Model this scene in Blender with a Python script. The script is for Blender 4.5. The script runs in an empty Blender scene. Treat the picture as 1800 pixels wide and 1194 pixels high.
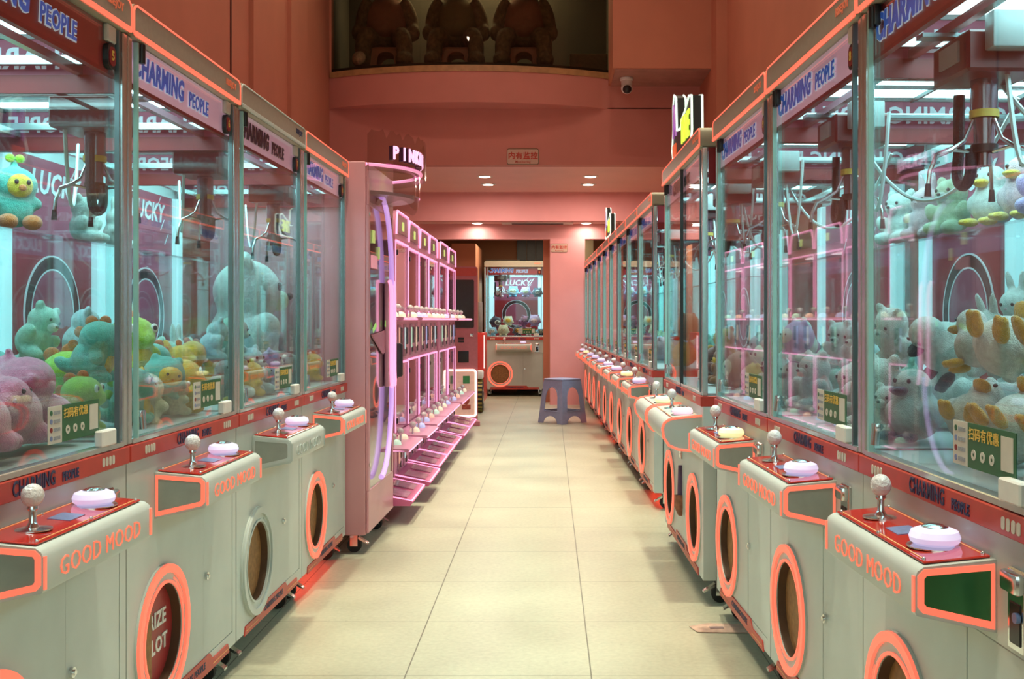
import bpy, bmesh, math, random
from mathutils import Vector, Matrix, Euler
random.seed(7)
PI = math.pi
scene = bpy.context.scene
COL = scene.collection

# ------------------------------------------------------------------ camera
FPX = 1900.0                      # focal length in pixels of the 1800x1194 frame
cam_d = bpy.data.cameras.new('camera')
cam_d.sensor_width = 36.0
cam_d.lens = FPX * 36.0 / 1800.0
cam_d.shift_x = -66.0 / 1800.0
cam_d.shift_y = -34.0 / 1800.0
cam_d.clip_start = 0.05
cam = bpy.data.objects.new('camera', cam_d); COL.objects.link(cam)
cam.location = (0, 0, 1.1); cam.rotation_euler = (PI / 2, 0, 0)
scene.camera = cam

# ------------------------------------------------------------------ view, world, light
scene.view_settings.view_transform = 'Standard'
scene.view_settings.look = 'None'
scene.view_settings.gamma = 1.0
scene.view_settings.exposure = 0.0
scene.cycles.max_bounces = 8
scene.cycles.diffuse_bounces = 3
scene.cycles.glossy_bounces = 3
scene.cycles.transmission_bounces = 4
scene.cycles.transparent_max_bounces = 40
scene.cycles.caustics_reflective = False
scene.cycles.caustics_refractive = False
scene.cycles.sample_clamp_indirect = 4.0
W = bpy.data.worlds.new('world'); scene.world = W; W.use_nodes = True
W.node_tree.nodes['Background'].inputs[0].default_value = (1.0, 0.62, 0.5, 1)
W.node_tree.nodes['Background'].inputs[1].default_value = 0.12


def area(name, loc, size, power, color, rot=(0, 0, 0), spread=PI):
    l = bpy.data.lights.new(name, 'AREA'); l.shape = 'RECTANGLE'
    l.size, l.size_y = size; l.energy = power; l.color = color; l.spread = spread
    o = bpy.data.objects.new(name, l); COL.objects.link(o)
    o.location = loc; o.rotation_euler = rot
    return o


# the hall's ceiling lamps above the aisle (the ceiling itself is above the frame)
for y, p in ((1.6, 17), (4.0, 20), (6.4, 24), (8.8, 24)):
    for x in (-0.62, 0.30):
        area('hall_ceiling_lamp', (x, y, 5.2), (0.22, 0.22), p * .82, (1.0, 0.97, 0.72), spread=math.radians(66))
        area('hall_wall_fill', (x * 1.8, y, 5.1), (0.22, 0.22), p * .40, (1.0, 0.76, 0.58))  # unseen fill added to brighten the walls, not fittings of the hall
area('front_fill_light', (0.0, -1.9, 2.2), (3.0, 2.2), 36, (0.64, 1.0, 0.90), rot=(PI / 2, 0, 0))  # fill panel added behind the camera, no real lamp there

# ------------------------------------------------------------------ materials
MATS = {}


def mat(name, color, rough=0.5, metal=0.0, emis=None, estr=0.0, noise=0.0, nscale=30, bump=0.0, bscale=300,
        spec=0.5, sheen=0.0, coat=0.0, sample=True, alpha=1.0):
    if name in MATS: return MATS[name]
    m = bpy.data.materials.new(name); m.use_nodes = True
    nt = m.node_tree; b = nt.nodes['Principled BSDF']
    b.inputs['Base Color'].default_value = (*color, 1); b.inputs['Roughness'].default_value = rough
    b.inputs['Metallic'].default_value = metal
    b.inputs['Specular IOR Level'].default_value = spec
    if alpha < 1: b.inputs['Alpha'].default_value = alpha
    if sheen: b.inputs['Sheen Weight'].default_value = sheen; b.inputs['Sheen Roughness'].default_value = 0.5
    if coat: b.inputs['Coat Weight'].default_value = coat; b.inputs['Coat Roughness'].default_value = 0.08
    if emis:
        b.inputs['Emission Color'].default_value = (*emis, 1); b.inputs['Emission Strength'].default_value = estr
        if not sample: m.cycles.emission_sampling = 'NONE'
    tc = None
    if noise or bump:
        tc = nt.nodes.new('ShaderNodeTexCoord')
    if noise:
        n = nt.nodes.new('ShaderNodeTexNoise'); n.inputs['Scale'].default_value = nscale
        n.inputs['Detail'].default_value = 3
        nt.links.new(tc.outputs['Object'], n.inputs['Vector'])
        r = nt.nodes.new('ShaderNodeValToRGB')
        r.color_ramp.elements[0].position = 0.3; r.color_ramp.elements[1].position = 0.7
        r.color_ramp.elements[0].color = (*[max(0, c * (1 - noise)) for c in color], 1)
        r.color_ramp.elements[1].color = (*[min(1, c * (1 + noise)) for c in color], 1)
        nt.links.new(n.outputs['Fac'], r.inputs['Fac']); nt.links.new(r.outputs['Color'], b.inputs['Base Color'])
    if bump:
        n2 = nt.nodes.new('ShaderNodeTexNoise'); n2.inputs['Scale'].default_value = bscale
        n2.inputs['Detail'].default_value = 2
        nt.links.new(tc.outputs['Object'], n2.inputs['Vector'])
        bp = nt.nodes.new('ShaderNodeBump'); bp.inputs['Strength'].default_value = bump
        bp.inputs['Distance'].default_value = 0.004
        nt.links.new(n2.outputs['Fac'], bp.inputs['Height']); nt.links.new(bp.outputs['Normal'], b.inputs['Normal'])
    MATS[name] = m
    return m


def glassmat(name, tint, extra=0.02, rough=0.02, boost=1.0):
    m = bpy.data.materials.new(name); m.use_nodes = True; nt = m.node_tree
    for n in list(nt.nodes):
        if n.type != 'OUTPUT_MATERIAL': nt.nodes.remove(n)
    out = [n for n in nt.nodes if n.type == 'OUTPUT_MATERIAL'][0]
    t = nt.nodes.new('ShaderNodeBsdfTransparent'); t.inputs[0].default_value = (*tint, 1)
    g = nt.nodes.new('ShaderNodeBsdfGlossy'); g.inputs['Roughness'].default_value = rough
    g.inputs[0].default_value = (1, 1, 1, 1)
    lw = nt.nodes.new('ShaderNodeLayerWeight'); lw.inputs[0].default_value = .5
    f = nt.nodes.new('ShaderNodeMath'); f.operation = 'POWER'; f.inputs[1].default_value = 4.6
    nt.links.new(lw.outputs['Facing'], f.inputs[0])
    a = nt.nodes.new('ShaderNodeMath'); a.operation = 'MULTIPLY_ADD'
    a.inputs[1].default_value = boost; a.inputs[2].default_value = extra; a.use_clamp = True
    mx = nt.nodes.new('ShaderNodeMixShader')
    nt.links.new(f.outputs[0], a.inputs[0]); nt.links.new(a.outputs[0], mx.inputs[0])
    nt.links.new(t.outputs[0], mx.inputs[1]); nt.links.new(g.outputs[0], mx.inputs[2])
    nt.links.new(mx.outputs[0], out.inputs[0])
    MATS[name] = m
    return m


GLASS = glassmat('clear_glass', (0.955, 0.985, 0.98), 0.025, 0.012, 0.80)
ACRYL = glassmat('clear_acrylic', (0.93, 0.95, 0.96), 0.05, 0.08, 1.0)
FILM = glassmat('plastic_film', (0.88, 0.86, 0.84), 0.015, 0.15, 0.6)
WIN = glassmat('shop_window_glass', (0.75, 0.75, 0.7), 0.02, 0.01, 1.0)

cab = mat('cabinet_white', (0.54, 0.585, 0.55), 0.38, noise=0.04, nscale=8, bump=0.05, bscale=500)
cabside = mat('cabinet_side_white', (0.53, 0.58, 0.56), 0.35, noise=0.03, nscale=6)
beige = mat('light_box_beige', (0.42, 0.38, 0.28), 0.5, noise=0.05, nscale=20)
boxface = mat('light_box_face', (0.33, 0.28, 0.23), 0.35, noise=0.06, nscale=60)
red = mat('red_trim', (0.50, 0.045, 0.03), 0.35, noise=0.08, nscale=20)
redpanel = mat('red_acrylic_panel', (0.50, 0.03, 0.02), 0.10, coat=0.6, noise=0.06, nscale=12)
redmetal = mat('red_inner_metal', (0.22, 0.010, 0.014), 0.4, noise=0.08, nscale=15)
darkred = mat('dark_red_header', (0.30, 0.012, 0.02), 0.4, noise=0.06, nscale=15)
neon = mat('coral_neon', (0.45, 0.08, 0.045), 0.45, emis=(1.0, 0.155, 0.09), estr=1.12, noise=0.03, nscale=8)
neonlow = mat('coral_lettering', (0.5, 0.10, 0.07), 0.4, emis=(1.0, 0.2, 0.1), estr=0.75, sample=False, noise=0.03)
neondim = mat('coral_lettering_dim', (0.65, 0.16, 0.08), 0.4, emis=(1.0, 0.2, 0.1), estr=0.18, sample=False, noise=0.03)
underglow = mat('red_underglow_strip', (0.9, 0.05, 0.02), 0.4, emis=(1.0, 0.05, 0.02), estr=7.0, noise=0.03)
pinkneon = mat('pink_neon', (0.9, 0.4, 0.7), 0.4, emis=(1.0, 0.36, 0.62), estr=1.1, noise=0.02)
lilacneon = mat('lilac_neon', (0.7, 0.5, 0.9), 0.4, emis=(0.55, 0.28, 0.80), estr=0.75, noise=0.02)
chrome = mat('chrome', (0.75, 0.76, 0.76), 0.18, 1.0, noise=0.03)
alu = mat('aluminium_post', (0.58, 0.66, 0.66), 0.22, 0.85, noise=0.05, nscale=40)
alud = mat('dark_aluminium', (0.16, 0.20, 0.21), 0.3, 0.6, noise=0.05)
edgeg = mat('glass_edge_green', (0.35, 0.60, 0.56), 0.15, emis=(0.3, 0.6, 0.55), estr=0.0, noise=0.05)
black = mat('black_plastic', (0.015, 0.015, 0.016), 0.4, noise=0.1)
rubber = mat('caster_rubber', (0.02, 0.02, 0.02), 0.7, noise=0.15)
hose = mat('black_coil_hose', (0.02, 0.02, 0.03), 0.45, bump=0.6, bscale=250)
cable = mat('silver_cable', (0.62, 0.68, 0.68), 0.35, 0.3, noise=0.05)
brown = mat('hatch_brown', (0.30, 0.14, 0.045), 0.6, noise=0.25, nscale=60)
navy = mat('navy_lettering', (0.02, 0.03, 0.09), 0.5, noise=0.1)
blue = mat('blue_lettering', (0.03, 0.11, 0.45), 0.4, emis=(0.05, 0.18, 0.8), estr=0.2, sample=False, noise=0.05)
whitepl = mat('white_plastic', (0.78, 0.78, 0.74), 0.4, noise=0.03)
whitetxt = mat('white_lettering', (0.75, 0.80, 0.85), 0.4, emis=(0.6, 0.75, 0.9), estr=0.25, sample=False, noise=0.02)
led = mat('led_ceiling_diffuser', (0.9, 0.95, 0.95), 0.5, emis=(0.50, 0.95, 1.0), estr=9.5, noise=0.02)
ledcol = mat('led_corner_strip', (0.8, 0.9, 0.95), 0.5, emis=(0.42, 0.85, 0.95), estr=0.8, noise=0.02)
inwhite = mat('inner_panel_white', (0.66, 0.78, 0.80), 0.4, noise=0.04, nscale=5)
pinkback = mat('back_print_pink', (0.44, 0.085, 0.15), 0.45, noise=0.06, nscale=10)
redback = mat('back_print_red', (0.42, 0.02, 0.03), 0.45, noise=0.08, nscale=10)
playfield = mat('playfield_grey', (0.45, 0.5, 0.5), 0.4, noise=0.06)
crystal = mat('crystal_knob', (0.74, 0.70, 0.70), 0.06, noise=0.05, nscale=90, bump=1.0, bscale=140)
btn = mat('lit_button', (0.7, 0.7, 0.8), 0.25, emis=(0.70, 0.62, 1.0), estr=0.6, noise=0.02)
btng = mat('lit_button_green', (0.5, 0.8, 0.6), 0.25, emis=(0.45, 1.0, 0.55), estr=0.6, noise=0.02)
btny = mat('lit_button_yellow', (0.9, 0.9, 0.6), 0.25, emis=(1.0, 1.0, 0.45), estr=0.75, noise=0.02)
btnp = mat('lit_button_pink', (0.9, 0.7, 0.75), 0.25, emis=(1.0, 0.58, 0.72), estr=0.8, noise=0.02)
gold = mat('gold_line', (0.75, 0.40, 0.15), 0.4, noise=0.05)
bluecard = mat('blue_card', (0.16, 0.22, 0.42), 0.3, noise=0.2, nscale=120)
green = mat('sticker_green', (0.02, 0.13, 0.05), 0.45, noise=0.06)
cream = mat('sticker_white', (0.62, 0.60, 0.52), 0.5, noise=0.04)
yellowtx = mat('sticker_yellow', (0.75, 0.50, 0.10), 0.5, noise=0.04)


def green_end():
    return mat('end_plate_grey', (0.33, 0.36, 0.32), 0.3, metal=0.2, noise=0.05)


# ------------------------------------------------------------------ mesh builder
class MB:
    def __init__(s): s.bm = bmesh.new()

    def _x(s, vs, M):
        if M is not None: bmesh.ops.transform(s.bm, matrix=M, verts=vs)

    def box(s, x0, x1, y0, y1, z0, z1, bev=0.0, seg=2, M=None):
        r = bmesh.ops.create_cube(s.bm, size=1)
        vs = r['verts']
        for v in vs:
            v.co = Vector(((v.co.x + .5) * (x1 - x0) + x0, (v.co.y + .5) * (y1 - y0) + y0, (v.co.z + .5) * (z1 - z0) + z0))
        if bev > 0:
            es = list({e for v in vs for e in v.link_edges})
            rr = bmesh.ops.bevel(s.bm, geom=es, offset=bev, segments=seg, affect='EDGES', profile=.5)
            vs = list({v for f in rr['faces'] for v in f.verts} | {v for v in vs if v.is_valid})
        s._x(vs, M); return s

    def cyl(s, p0, p1, r0, r1=None, seg=20):
        r1 = r0 if r1 is None else r1
        p0, p1 = Vector(p0), Vector(p1); d = p1 - p0
        M = Matrix.Translation((p0 + p1) / 2) @ d.to_track_quat('Z', 'Y').to_matrix().to_4x4()
        bmesh.ops.create_cone(s.bm, cap_ends=True, segments=seg, radius1=r0, radius2=r1, depth=d.length, matrix=M)
        return s

    def ell(s, c, r, rot=(0, 0, 0), u=20, v=12):
        if not hasattr(r, '__len__'): r = (r, r, r)
        M = Matrix.Translation(c) @ Euler(rot).to_matrix().to_4x4() @ Matrix.Diagonal((*r, 1))
        bmesh.ops.create_uvsphere(s.bm, u_segments=u, v_segments=v, radius=1, matrix=M)
        return s

    def prism(s, pts, axis, a0, a1):
        """polygon pts (2D) extruded along axis x/y/z from a0 to a1"""
        def mk(p, a):
            return {'x': (a, p[0], p[1]), 'y': (p[0], a, p[1]), 'z': (p[0], p[1], a)}[axis]
        A = [s.bm.verts.new(mk(p, a0)) for p in pts]; B = [s.bm.verts.new(mk(p, a1)) for p in pts]
        n = len(pts)
        s.bm.faces.new(A); s.bm.faces.new(B[::-1])
        for i in range(n): s.bm.faces.new((A[i], A[(i + 1) % n], B[(i + 1) % n], B[i]))
        return s

    def ring(s, cx, cz, r0, r1, y0, y1, seg=40, a0=0, a1=2 * PI):
        full = abs(a1 - a0 - 2 * PI) < 1e-6
        n = seg if full else seg + 1
        L = []
        for i in range(n):
            a = a0 + (a1 - a0) * i / seg
            c, d = math.cos(a), math.sin(a)
            L.append([s.bm.verts.new((cx + r * c, y, cz + r * d)) for r, y in ((r0, y0), (r1, y0), (r1, y1), (r0, y1))])
        for i in range(seg):
            p, q = L[i], L[(i + 1) % n]
            for k in range(4): s.bm.faces.new((p[k], p[(k + 1) % 4], q[(k + 1) % 4], q[k]))
        if not full: s.bm.faces.new(L[0]); s.bm.faces.new(L[-1][::-1])
        return s

    def plate_hole(s, x0, x1, z0, z1, y0, y1, cx, cz, r):
        angs = [2 * PI * i / 36 for i in range(36)]
        for X, Z in ((x0, z0), (x1, z0), (x0, z1), (x1, z1)): angs.append(math.atan2(Z - cz, X - cx) % (2 * PI))
        angs = sorted(set(round(a, 6) for a in angs))
        L = []
        for a in angs:
            c, d = math.cos(a), math.sin(a)
            ts = []
            if c > 1e-9: ts.append((x1 - cx) / c)
            if c < -1e-9: ts.append((x0 - cx) / c)
            if d > 1e-9: ts.append((z1 - cz) / d)
            if d < -1e-9: ts.append((z0 - cz) / d)
            t = min(ts)
            L.append([s.bm.verts.new((cx + q * c, y, cz + q * d)) for q, y in ((r, y0), (t, y0), (t, y1), (r, y1))])
        n = len(L)
        for i in range(n):
            p, q = L[i], L[(i + 1) % n]
            for k in range(4): s.bm.faces.new((p[k], p[(k + 1) % 4], q[(k + 1) % 4], q[k]))
        return s

    def tube(s, pts, r, closed=False, seg=8):
        pts = [Vector(p) for p in pts]; n = len(pts); rings = []
        up = None
        for i, p in enumerate(pts):
            if closed: t = pts[(i + 1) % n] - pts[i - 1]
            else: t = pts[min(i + 1, n - 1)] - pts[max(i - 1, 0)]
            t.normalize()
            if up is None:
                up = Vector((0, 0, 1)) if abs(t.z) < .9 else Vector((1, 0, 0))
            a = t.cross(up)
            if a.length < 1e-4: a = t.cross(Vector((0, 1, 0)))
            a.normalize(); b = a.cross(t).normalized(); up = b
            rr = r[i] if hasattr(r, '__len__') else r
            rings.append([s.bm.verts.new(p + a * rr * math.cos(2 * PI * k / seg) + b * rr * math.sin(2 * PI * k / seg)) for k in range(seg)])
        m = n if closed else n - 1
        for i in range(m):
            A, B = rings[i], rings[(i + 1) % n]
            for k in range(seg): s.bm.faces.new((A[k], A[(k + 1) % seg], B[(k + 1) % seg], B[k]))
        if not closed: s.bm.faces.new(rings[0]); s.bm.faces.new(rings[-1][::-1])
        return s

    def lathe(s, prof, c=(0, 0, 0), seg=28):
        L = []
        for i in range(seg):
            a = 2 * PI * i / seg
            L.append([s.bm.verts.new((c[0] + r * math.cos(a), c[1] + r * math.sin(a), c[2] + z)) for r, z in prof])
        for i in range(seg):
            p, q = L[i], L[(i + 1) % seg]
            for k in range(len(prof) - 1): s.bm.faces.new((p[k], p[k + 1], q[k + 1], q[k]))
        s.bm.faces.new([l[0] for l in L]); s.bm.faces.new([l[-1] for l in L][::-1])
        return s

    def text(s, body, size, M, ext=0.001, fat=0.0, align='CENTER', sx=1.0, shear=0.0):
        me = text_mesh(body, size, ext, fat, align, shear)
        b2 = bmesh.new(); b2.from_mesh(me)
        b2.transform(M @ Matrix.Diagonal((sx, 1, 1, 1)))
        tmp = bpy.data.meshes.new('t'); b2.to_mesh(tmp); b2.free()
        s.bm.from_mesh(tmp); bpy.data.meshes.remove(tmp)
        return s

    def build(s, name, m, parent=None, smooth=True, bev=None):
        bmesh.ops.recalc_face_normals(s.bm, faces=s.bm.faces[:])
        me = bpy.data.meshes.new(name); s.bm.to_mesh(me); s.bm.free()
        me.materials.append(m)
        if smooth:
            me.polygons.foreach_set('use_smooth', [True] * len(me.polygons))
            me.set_sharp_from_angle(angle=math.radians(35))
        o = bpy.data.objects.new(name, me); COL.objects.link(o)
        if parent is not None: o.parent = parent
        return o


_tc = {}


def text_mesh(body, size, ext, fat, align, shear):
    k = (body, size, ext, fat, align, shear)
    if k in _tc: return _tc[k]
    c = bpy.data.curves.new('t', 'FONT'); c.body = body; c.size = size; c.extrude = ext
    c.offset = fat; c.align_x = align; c.align_y = 'CENTER'; c.resolution_u = 2; c.shear = shear; c.space_character = 1.07
    o = bpy.data.objects.new('t', c); COL.objects.link(o)
    dg = bpy.context.evaluated_depsgraph_get(); dg.update()
    me = bpy.data.meshes.new_from_object(o.evaluated_get(dg))
    bpy.data.objects.remove(o); _tc[k] = me
    return me


def face_front(x, y, z):   # text standing upright, readable from -y
    return Matrix.Translation((x, y, z)) @ Matrix.Rotation(PI / 2, 4, 'X')


def rrect(x0, x1, z0, z1, r, n=4):
    P = []
    for cx, cz, a in ((x1 - r, z1 - r, 0), (x0 + r, z1 - r, PI / 2), (x0 + r, z0 + r, PI), (x1 - r, z0 + r, 1.5 * PI)):
        for i in range(n + 1):
            t = a + PI / 2 * i / n
            P.append((cx + r * math.cos(t), cz + r * math.sin(t)))
    return P


def empty(name, loc=(0, 0, 0), rz=0.0, label=None, cat=None, group=None):
    o = bpy.data.objects.new(name, None); COL.objects.link(o); o.empty_display_size = .1
    o.location = loc; o.rotation_euler = (0, 0, rz)
    tag(o, label, cat, group); return o


def tag(o, label=None, cat=None, group=None, kind=None):
    if label: o['label'] = label
    if cat: o['category'] = cat
    if group: o['group'] = group
    if kind: o['kind'] = kind
    return o


def kids(o): return [c for c in ALLKIDS.get(o.name, [])]


ALLKIDS = {}


def copy_tree(o, loc=None, rz=None, label=None, group=None, sc=None, parent=None):
    c = o.copy(); COL.objects.link(c)
    if parent is not None: c.parent = parent
    for ch in list(o.children): copy_tree(ch, parent=c)
    if loc is not None: c.location = loc
    if rz is not None: c.rotation_euler[2] = rz
    if label: c['label'] = label
    if group: c['group'] = group
    if sc: c.scale = sc if hasattr(sc, '__len__') else (sc,) * 3
    return c


def remove_tree(o):
    for c in list(o.children): remove_tree(c)
    bpy.data.objects.remove(o)


def struct(o): o['kind'] = 'structure'; return o


# ------------------------------------------------------------------ claw machine
D = 0.80
ZB, ZR0, ZR1, ZG1, ZT = 0.10, 0.768, 0.808, 1.764, 1.842


def caster(parent, x, y, redd=False):
    m = MB(); m.cyl((x - .013, y, .034), (x + .013, y, .034), .034, seg=20)
    m.cyl((x - .016, y, .034), (x + .016, y, .034), .012, seg=12)
    w = m.build('caster', rubber, parent)
    f = MB(); f.box(x - .022, x - .018, y - .018, y + .018, .03, .092).box(x + .018, x + .022, y - .018, y + .018, .03, .092)
    f.box(x - .028, x + .028, y - .028, y + .028, .088, .0985)
    f.prism([(y - .02, .075), (y - .066, .045), (y - .066, .038), (y - .02, .062)], 'x', x - .014, x + .014)
    f.build('caster_fork', chrome, w)


def control_box(root, cx, L=.48, style='square', lit=True, text='GOOD MOOD', button=None):
    button = button or btn
    x0, x1 = cx - L / 2, cx + L / 2
    if style == 'square':
        pr = [(0.0, .606), (-.128, .634), (-.131, .640), (-.131, .694), (-.127, .704), (-.117, .711), (0.0, .722)]
    else:
        pr = [(0.0, .595), (-.02, .592), (-.09, .60), (-.125, .615), (-.145, .645), (-.15, .68), (-.143, .70), (-.125, .713), (-.10, .719), (0, .728)]
    b = MB().prism(pr, 'x', x0, x1).build('control_box', cab, root)
    # control panel
    zt = lambda y: .7115 + (y + .117) / .117 * .0105
    p = MB(); sl = math.atan2(.0105, .117)
    PM = Matrix.Translation((cx, -.060, zt(-.060) + .001)) @ Matrix.Rotation(sl, 4, 'X')
    p.box(-L / 2 + .012, L / 2 - .012, -.053, .056, 0, .004, bev=.0015, seg=1, M=PM)
    cp = p.build('control_panel', redpanel, root)
    g = MB()
    for yy in (-.046, .048): g.box(-L / 2 + .03, L / 2 - .03, yy - .0012, yy + .0012, .0038, .0050, M=PM)
    g.build('panel_line', gold, cp)
    sc = MB()
    for xx in (-L / 2 + .025, 0.0, L / 2 - .025):
        for yy in (-.047, .049): sc.ell(PM @ Vector((xx, yy, .005)), .0035, u=8, v=6)
    sc.build('screw', chrome, cp)
    jx, bx = cx - L * .27, cx + L * .27
    MB().box(-.035, .03, -.022, .022, .0038, .0052, M=PM).build('instruction_card', bluecard, cp)
    zz = zt(-.05) + .004
    st = MB(); st.lathe([(.034, 0), (.034, .002), (.012, .005), (.009, .010), (.0065, .014), (.0065, .034), (.010, .038), (.009, .044)], (jx, -.058, zz))
    js = st.build('joystick', chrome, root)
    kb = MB(); kb.ell((jx, -.058, zz + .062), (.0200, .0200, .0215), u=14, v=10)
    kb.build('knob', crystal, js)
    bt = MB(); bt.lathe([(.030, .003), (.040, .010), (.042, .018), (.038, .028), (.026, .033), (.0, .034)][:-1], (bx, -.056, zz - .002))
    bb = bt.build('button', button, root)
    MB().lathe([(.022, .031), (.022, .0345), (.012, .0385)], (bx, -.056, zz - .002)).build('button_cap', chrome, bb)
    MB().lathe([(.046, 0), (.046, .002), (.032, .004)], (bx, -.056, zz - .001)).build('button_collar', chrome, bb)
    if style == 'square':
        # end plates outlined in neon
        for sx in (-1, 1):
            X = x0 if sx < 0 else x1
            y_in, y_out, zt0, zt1, zb0, zb1 = -.004, -.127, .7155, .7075, .612, .640
            outer = [(y_in, zb0), (y_out + .008, zb1 - .001), (y_out, zb1 + .008), (y_out, zt1 - .010), (y_out + .010, zt1), (y_in, zt0)]
            w = .010
            inner = [(y_in - .006, zb0 + w + .003), (y_out + w + .004, zb1 + w - .001), (y_out + w, zb1 + w + .004), (y_out + w, zt1 - w - .005), (y_out + w + .004, zt1 - w), (y_in - .006, zt0 - w)]
            m = MB(); e = .0025
            for i in range(6):
                j = (i + 1) % 6
                m.prism([outer[i], outer[j], inner[j], inner[i]], 'x', X, X + sx * e)
            # wraps round the front edge
            m.box(min(X, X - sx * .008), max(X, X - sx * .008), -.1335, -.1305, .640, .697)
            m.build('neon_outline', neon if lit else cabside, b)
            MB().prism(inner, 'x', X, X + sx * .0012).build('end_plate', green_end(), b)
        t = MB(); t.text(text, .050, face_front(cx, -.1318, .664), ext=.0012, fat=-.0006, sx=1.06)
        t.build('lettering', neonlow if lit else cabside, b)
    else:
        for X, sx in ((x0, -1), (x1, 1)):
            m = MB(); m.tube([(X, y * 1.015, (z - .66) * 1.02 + .66) for y, z in pr], .0055, seg=6)
            m.build('neon_outline', neon, b)
    return b


def claw_rig(root, x, y, detail=True):
    # trolley, claw and hoses, all one moving assembly below the gantry
    c = MB(); c.box(x - .085, x + .085, y - .07, y + .08, 1.575, 1.655, bev=.006, seg=1)
    t = c.build('trolley', mat('trolley_dark_red', (.12, .008, .010), .35, noise=.1), root)
    w = MB(); w.box(x - .04, x + .05, y - .075, y - .07, 1.60, 1.64)
    w.box(x + .09, x + .13, y - .04, y + .05, 1.61, 1.68, bev=.004); w.build('motor_cover', mat('motor_grey', (.34, .38, .38), .35, noise=.05), t)
    k = MB(); k.cyl((x, y, 1.575), (x, y, 1.50), .026).cyl((x, y, 1.50), (x, y, 1.435), .020)
    k.cyl((x, y, 1.435), (x, y, 1.405), .014)
    claw = k.build('claw_column', mat('claw_steel', (0.30, 0.24, 0.28), 0.2, 0.9, noise=.05), root)
    MB().cyl((x, y, 1.500), (x, y, 1.515), .028).build('yellow_collar', yellowtx, claw)
    MB().cyl((x, y, 1.432), (x, y, 1.447), .026).build('claw_hub', black, claw)
    for i in range(3):
        a = 2 * PI * i / 3 + .5; ca, sa = math.cos(a), math.sin(a)
        f = MB(); P = [(.018, 1.505), (.040, 1.455), (.066, 1.437), (.095, 1.425), (.108, 1.395), (.112, 1.36)]
        f.tube([(x + r * ca, y + r * sa, z) for r, z in P], [.004, .004, .005, .005, .0045, .0045], seg=8)
        f.tube([(x + .02 * ca, y + .02 * sa, 1.432), (x + .066 * ca, y + .066 * sa, 1.437)], .0035, seg=6)
        ff = f.build('claw_finger', chrome, claw)
        MB().tube([(x + .1115 * ca, y + .1115 * sa, 1.37), (x + .112 * ca, y + .112 * sa, 1.345)], [.0055, .0075], seg=8).build('finger_tip', black, ff)
    # black coil hose
    h = MB(); P = [(x - .072, y - .02, 1.56), (x - .074, y - .02, 1.50), (x - .074, y - .02, 1.44)]
    for i in range(11):
        a = PI + PI * i / 10; P.append((x - .040 + .034 * math.cos(a), y - .024, 1.405 + .034 * math.sin(a)))
    P += [(x - .006, y - .024, 1.44)]
    h.tube(P, .0115, seg=10)
    h.build('coil_hose', hose, root)
    cb = MB()
    def loop(p0, p1, sag, n=20):
        p0, p1 = Vector(p0), Vector(p1)
        return [p0.lerp(p1, i / n) - Vector((0, 0, sag * (1 - (2 * i / n - 1) ** 2))) for i in range(n + 1)]
    cb.tube(loop((x + .05, y + .02, 1.62), (x + .13, y + .06, 1.65), .24), .0055, seg=6)
    cb.tube(loop((x - .06, y + .05, 1.60), (x + .46 if x < 0 else x - .3, y + .25, 1.62), .20), .005, seg=6)
    cb.build('cable_loop', cable, root)


def light_box(root, Wd, lit, zt=ZT, frontonly=False, lettering='RISEJOY'):
    h = Wd / 2
    b = MB()
    b.prism(rrect(-h + .003, h - .003, ZG1, zt, .02), 'y', -.012, D).build('top_box', beige, root)
    MB().prism(rrect(-h + .010, h - .010, ZG1 + .006, zt - .006, .017), 'y', -.0155, -.0125).build('top_box_face', boxface, root)
    m = MB()
    m.box(-h + .010, h - .010, -.020, -.0125, ZG1 + .001, ZG1 + .013, bev=.002, seg=1)
    m.tube([(-h + .006, -.015, ZG1 + .006), (-h + .006, -.015, zt - .02), (-h + .012, -.015, zt - .010), (-h + .024, -.015, zt - .004),
            (h - .024, -.015, zt - .004), (h - .012, -.015, zt - .010), (h - .006, -.015, zt - .02), (h - .006, -.015, ZG1 + .006)], .0030, seg=6)
    m.build('top_neon_strip', neon if lit else cabside, root)
    t = MB(); t.text(lettering, .026, face_front(h - .10, -.0165, ZG1 + .046), ext=.0006, fat=.0006)
    t.build('top_lettering', neondim if lit else navy, root)


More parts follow.
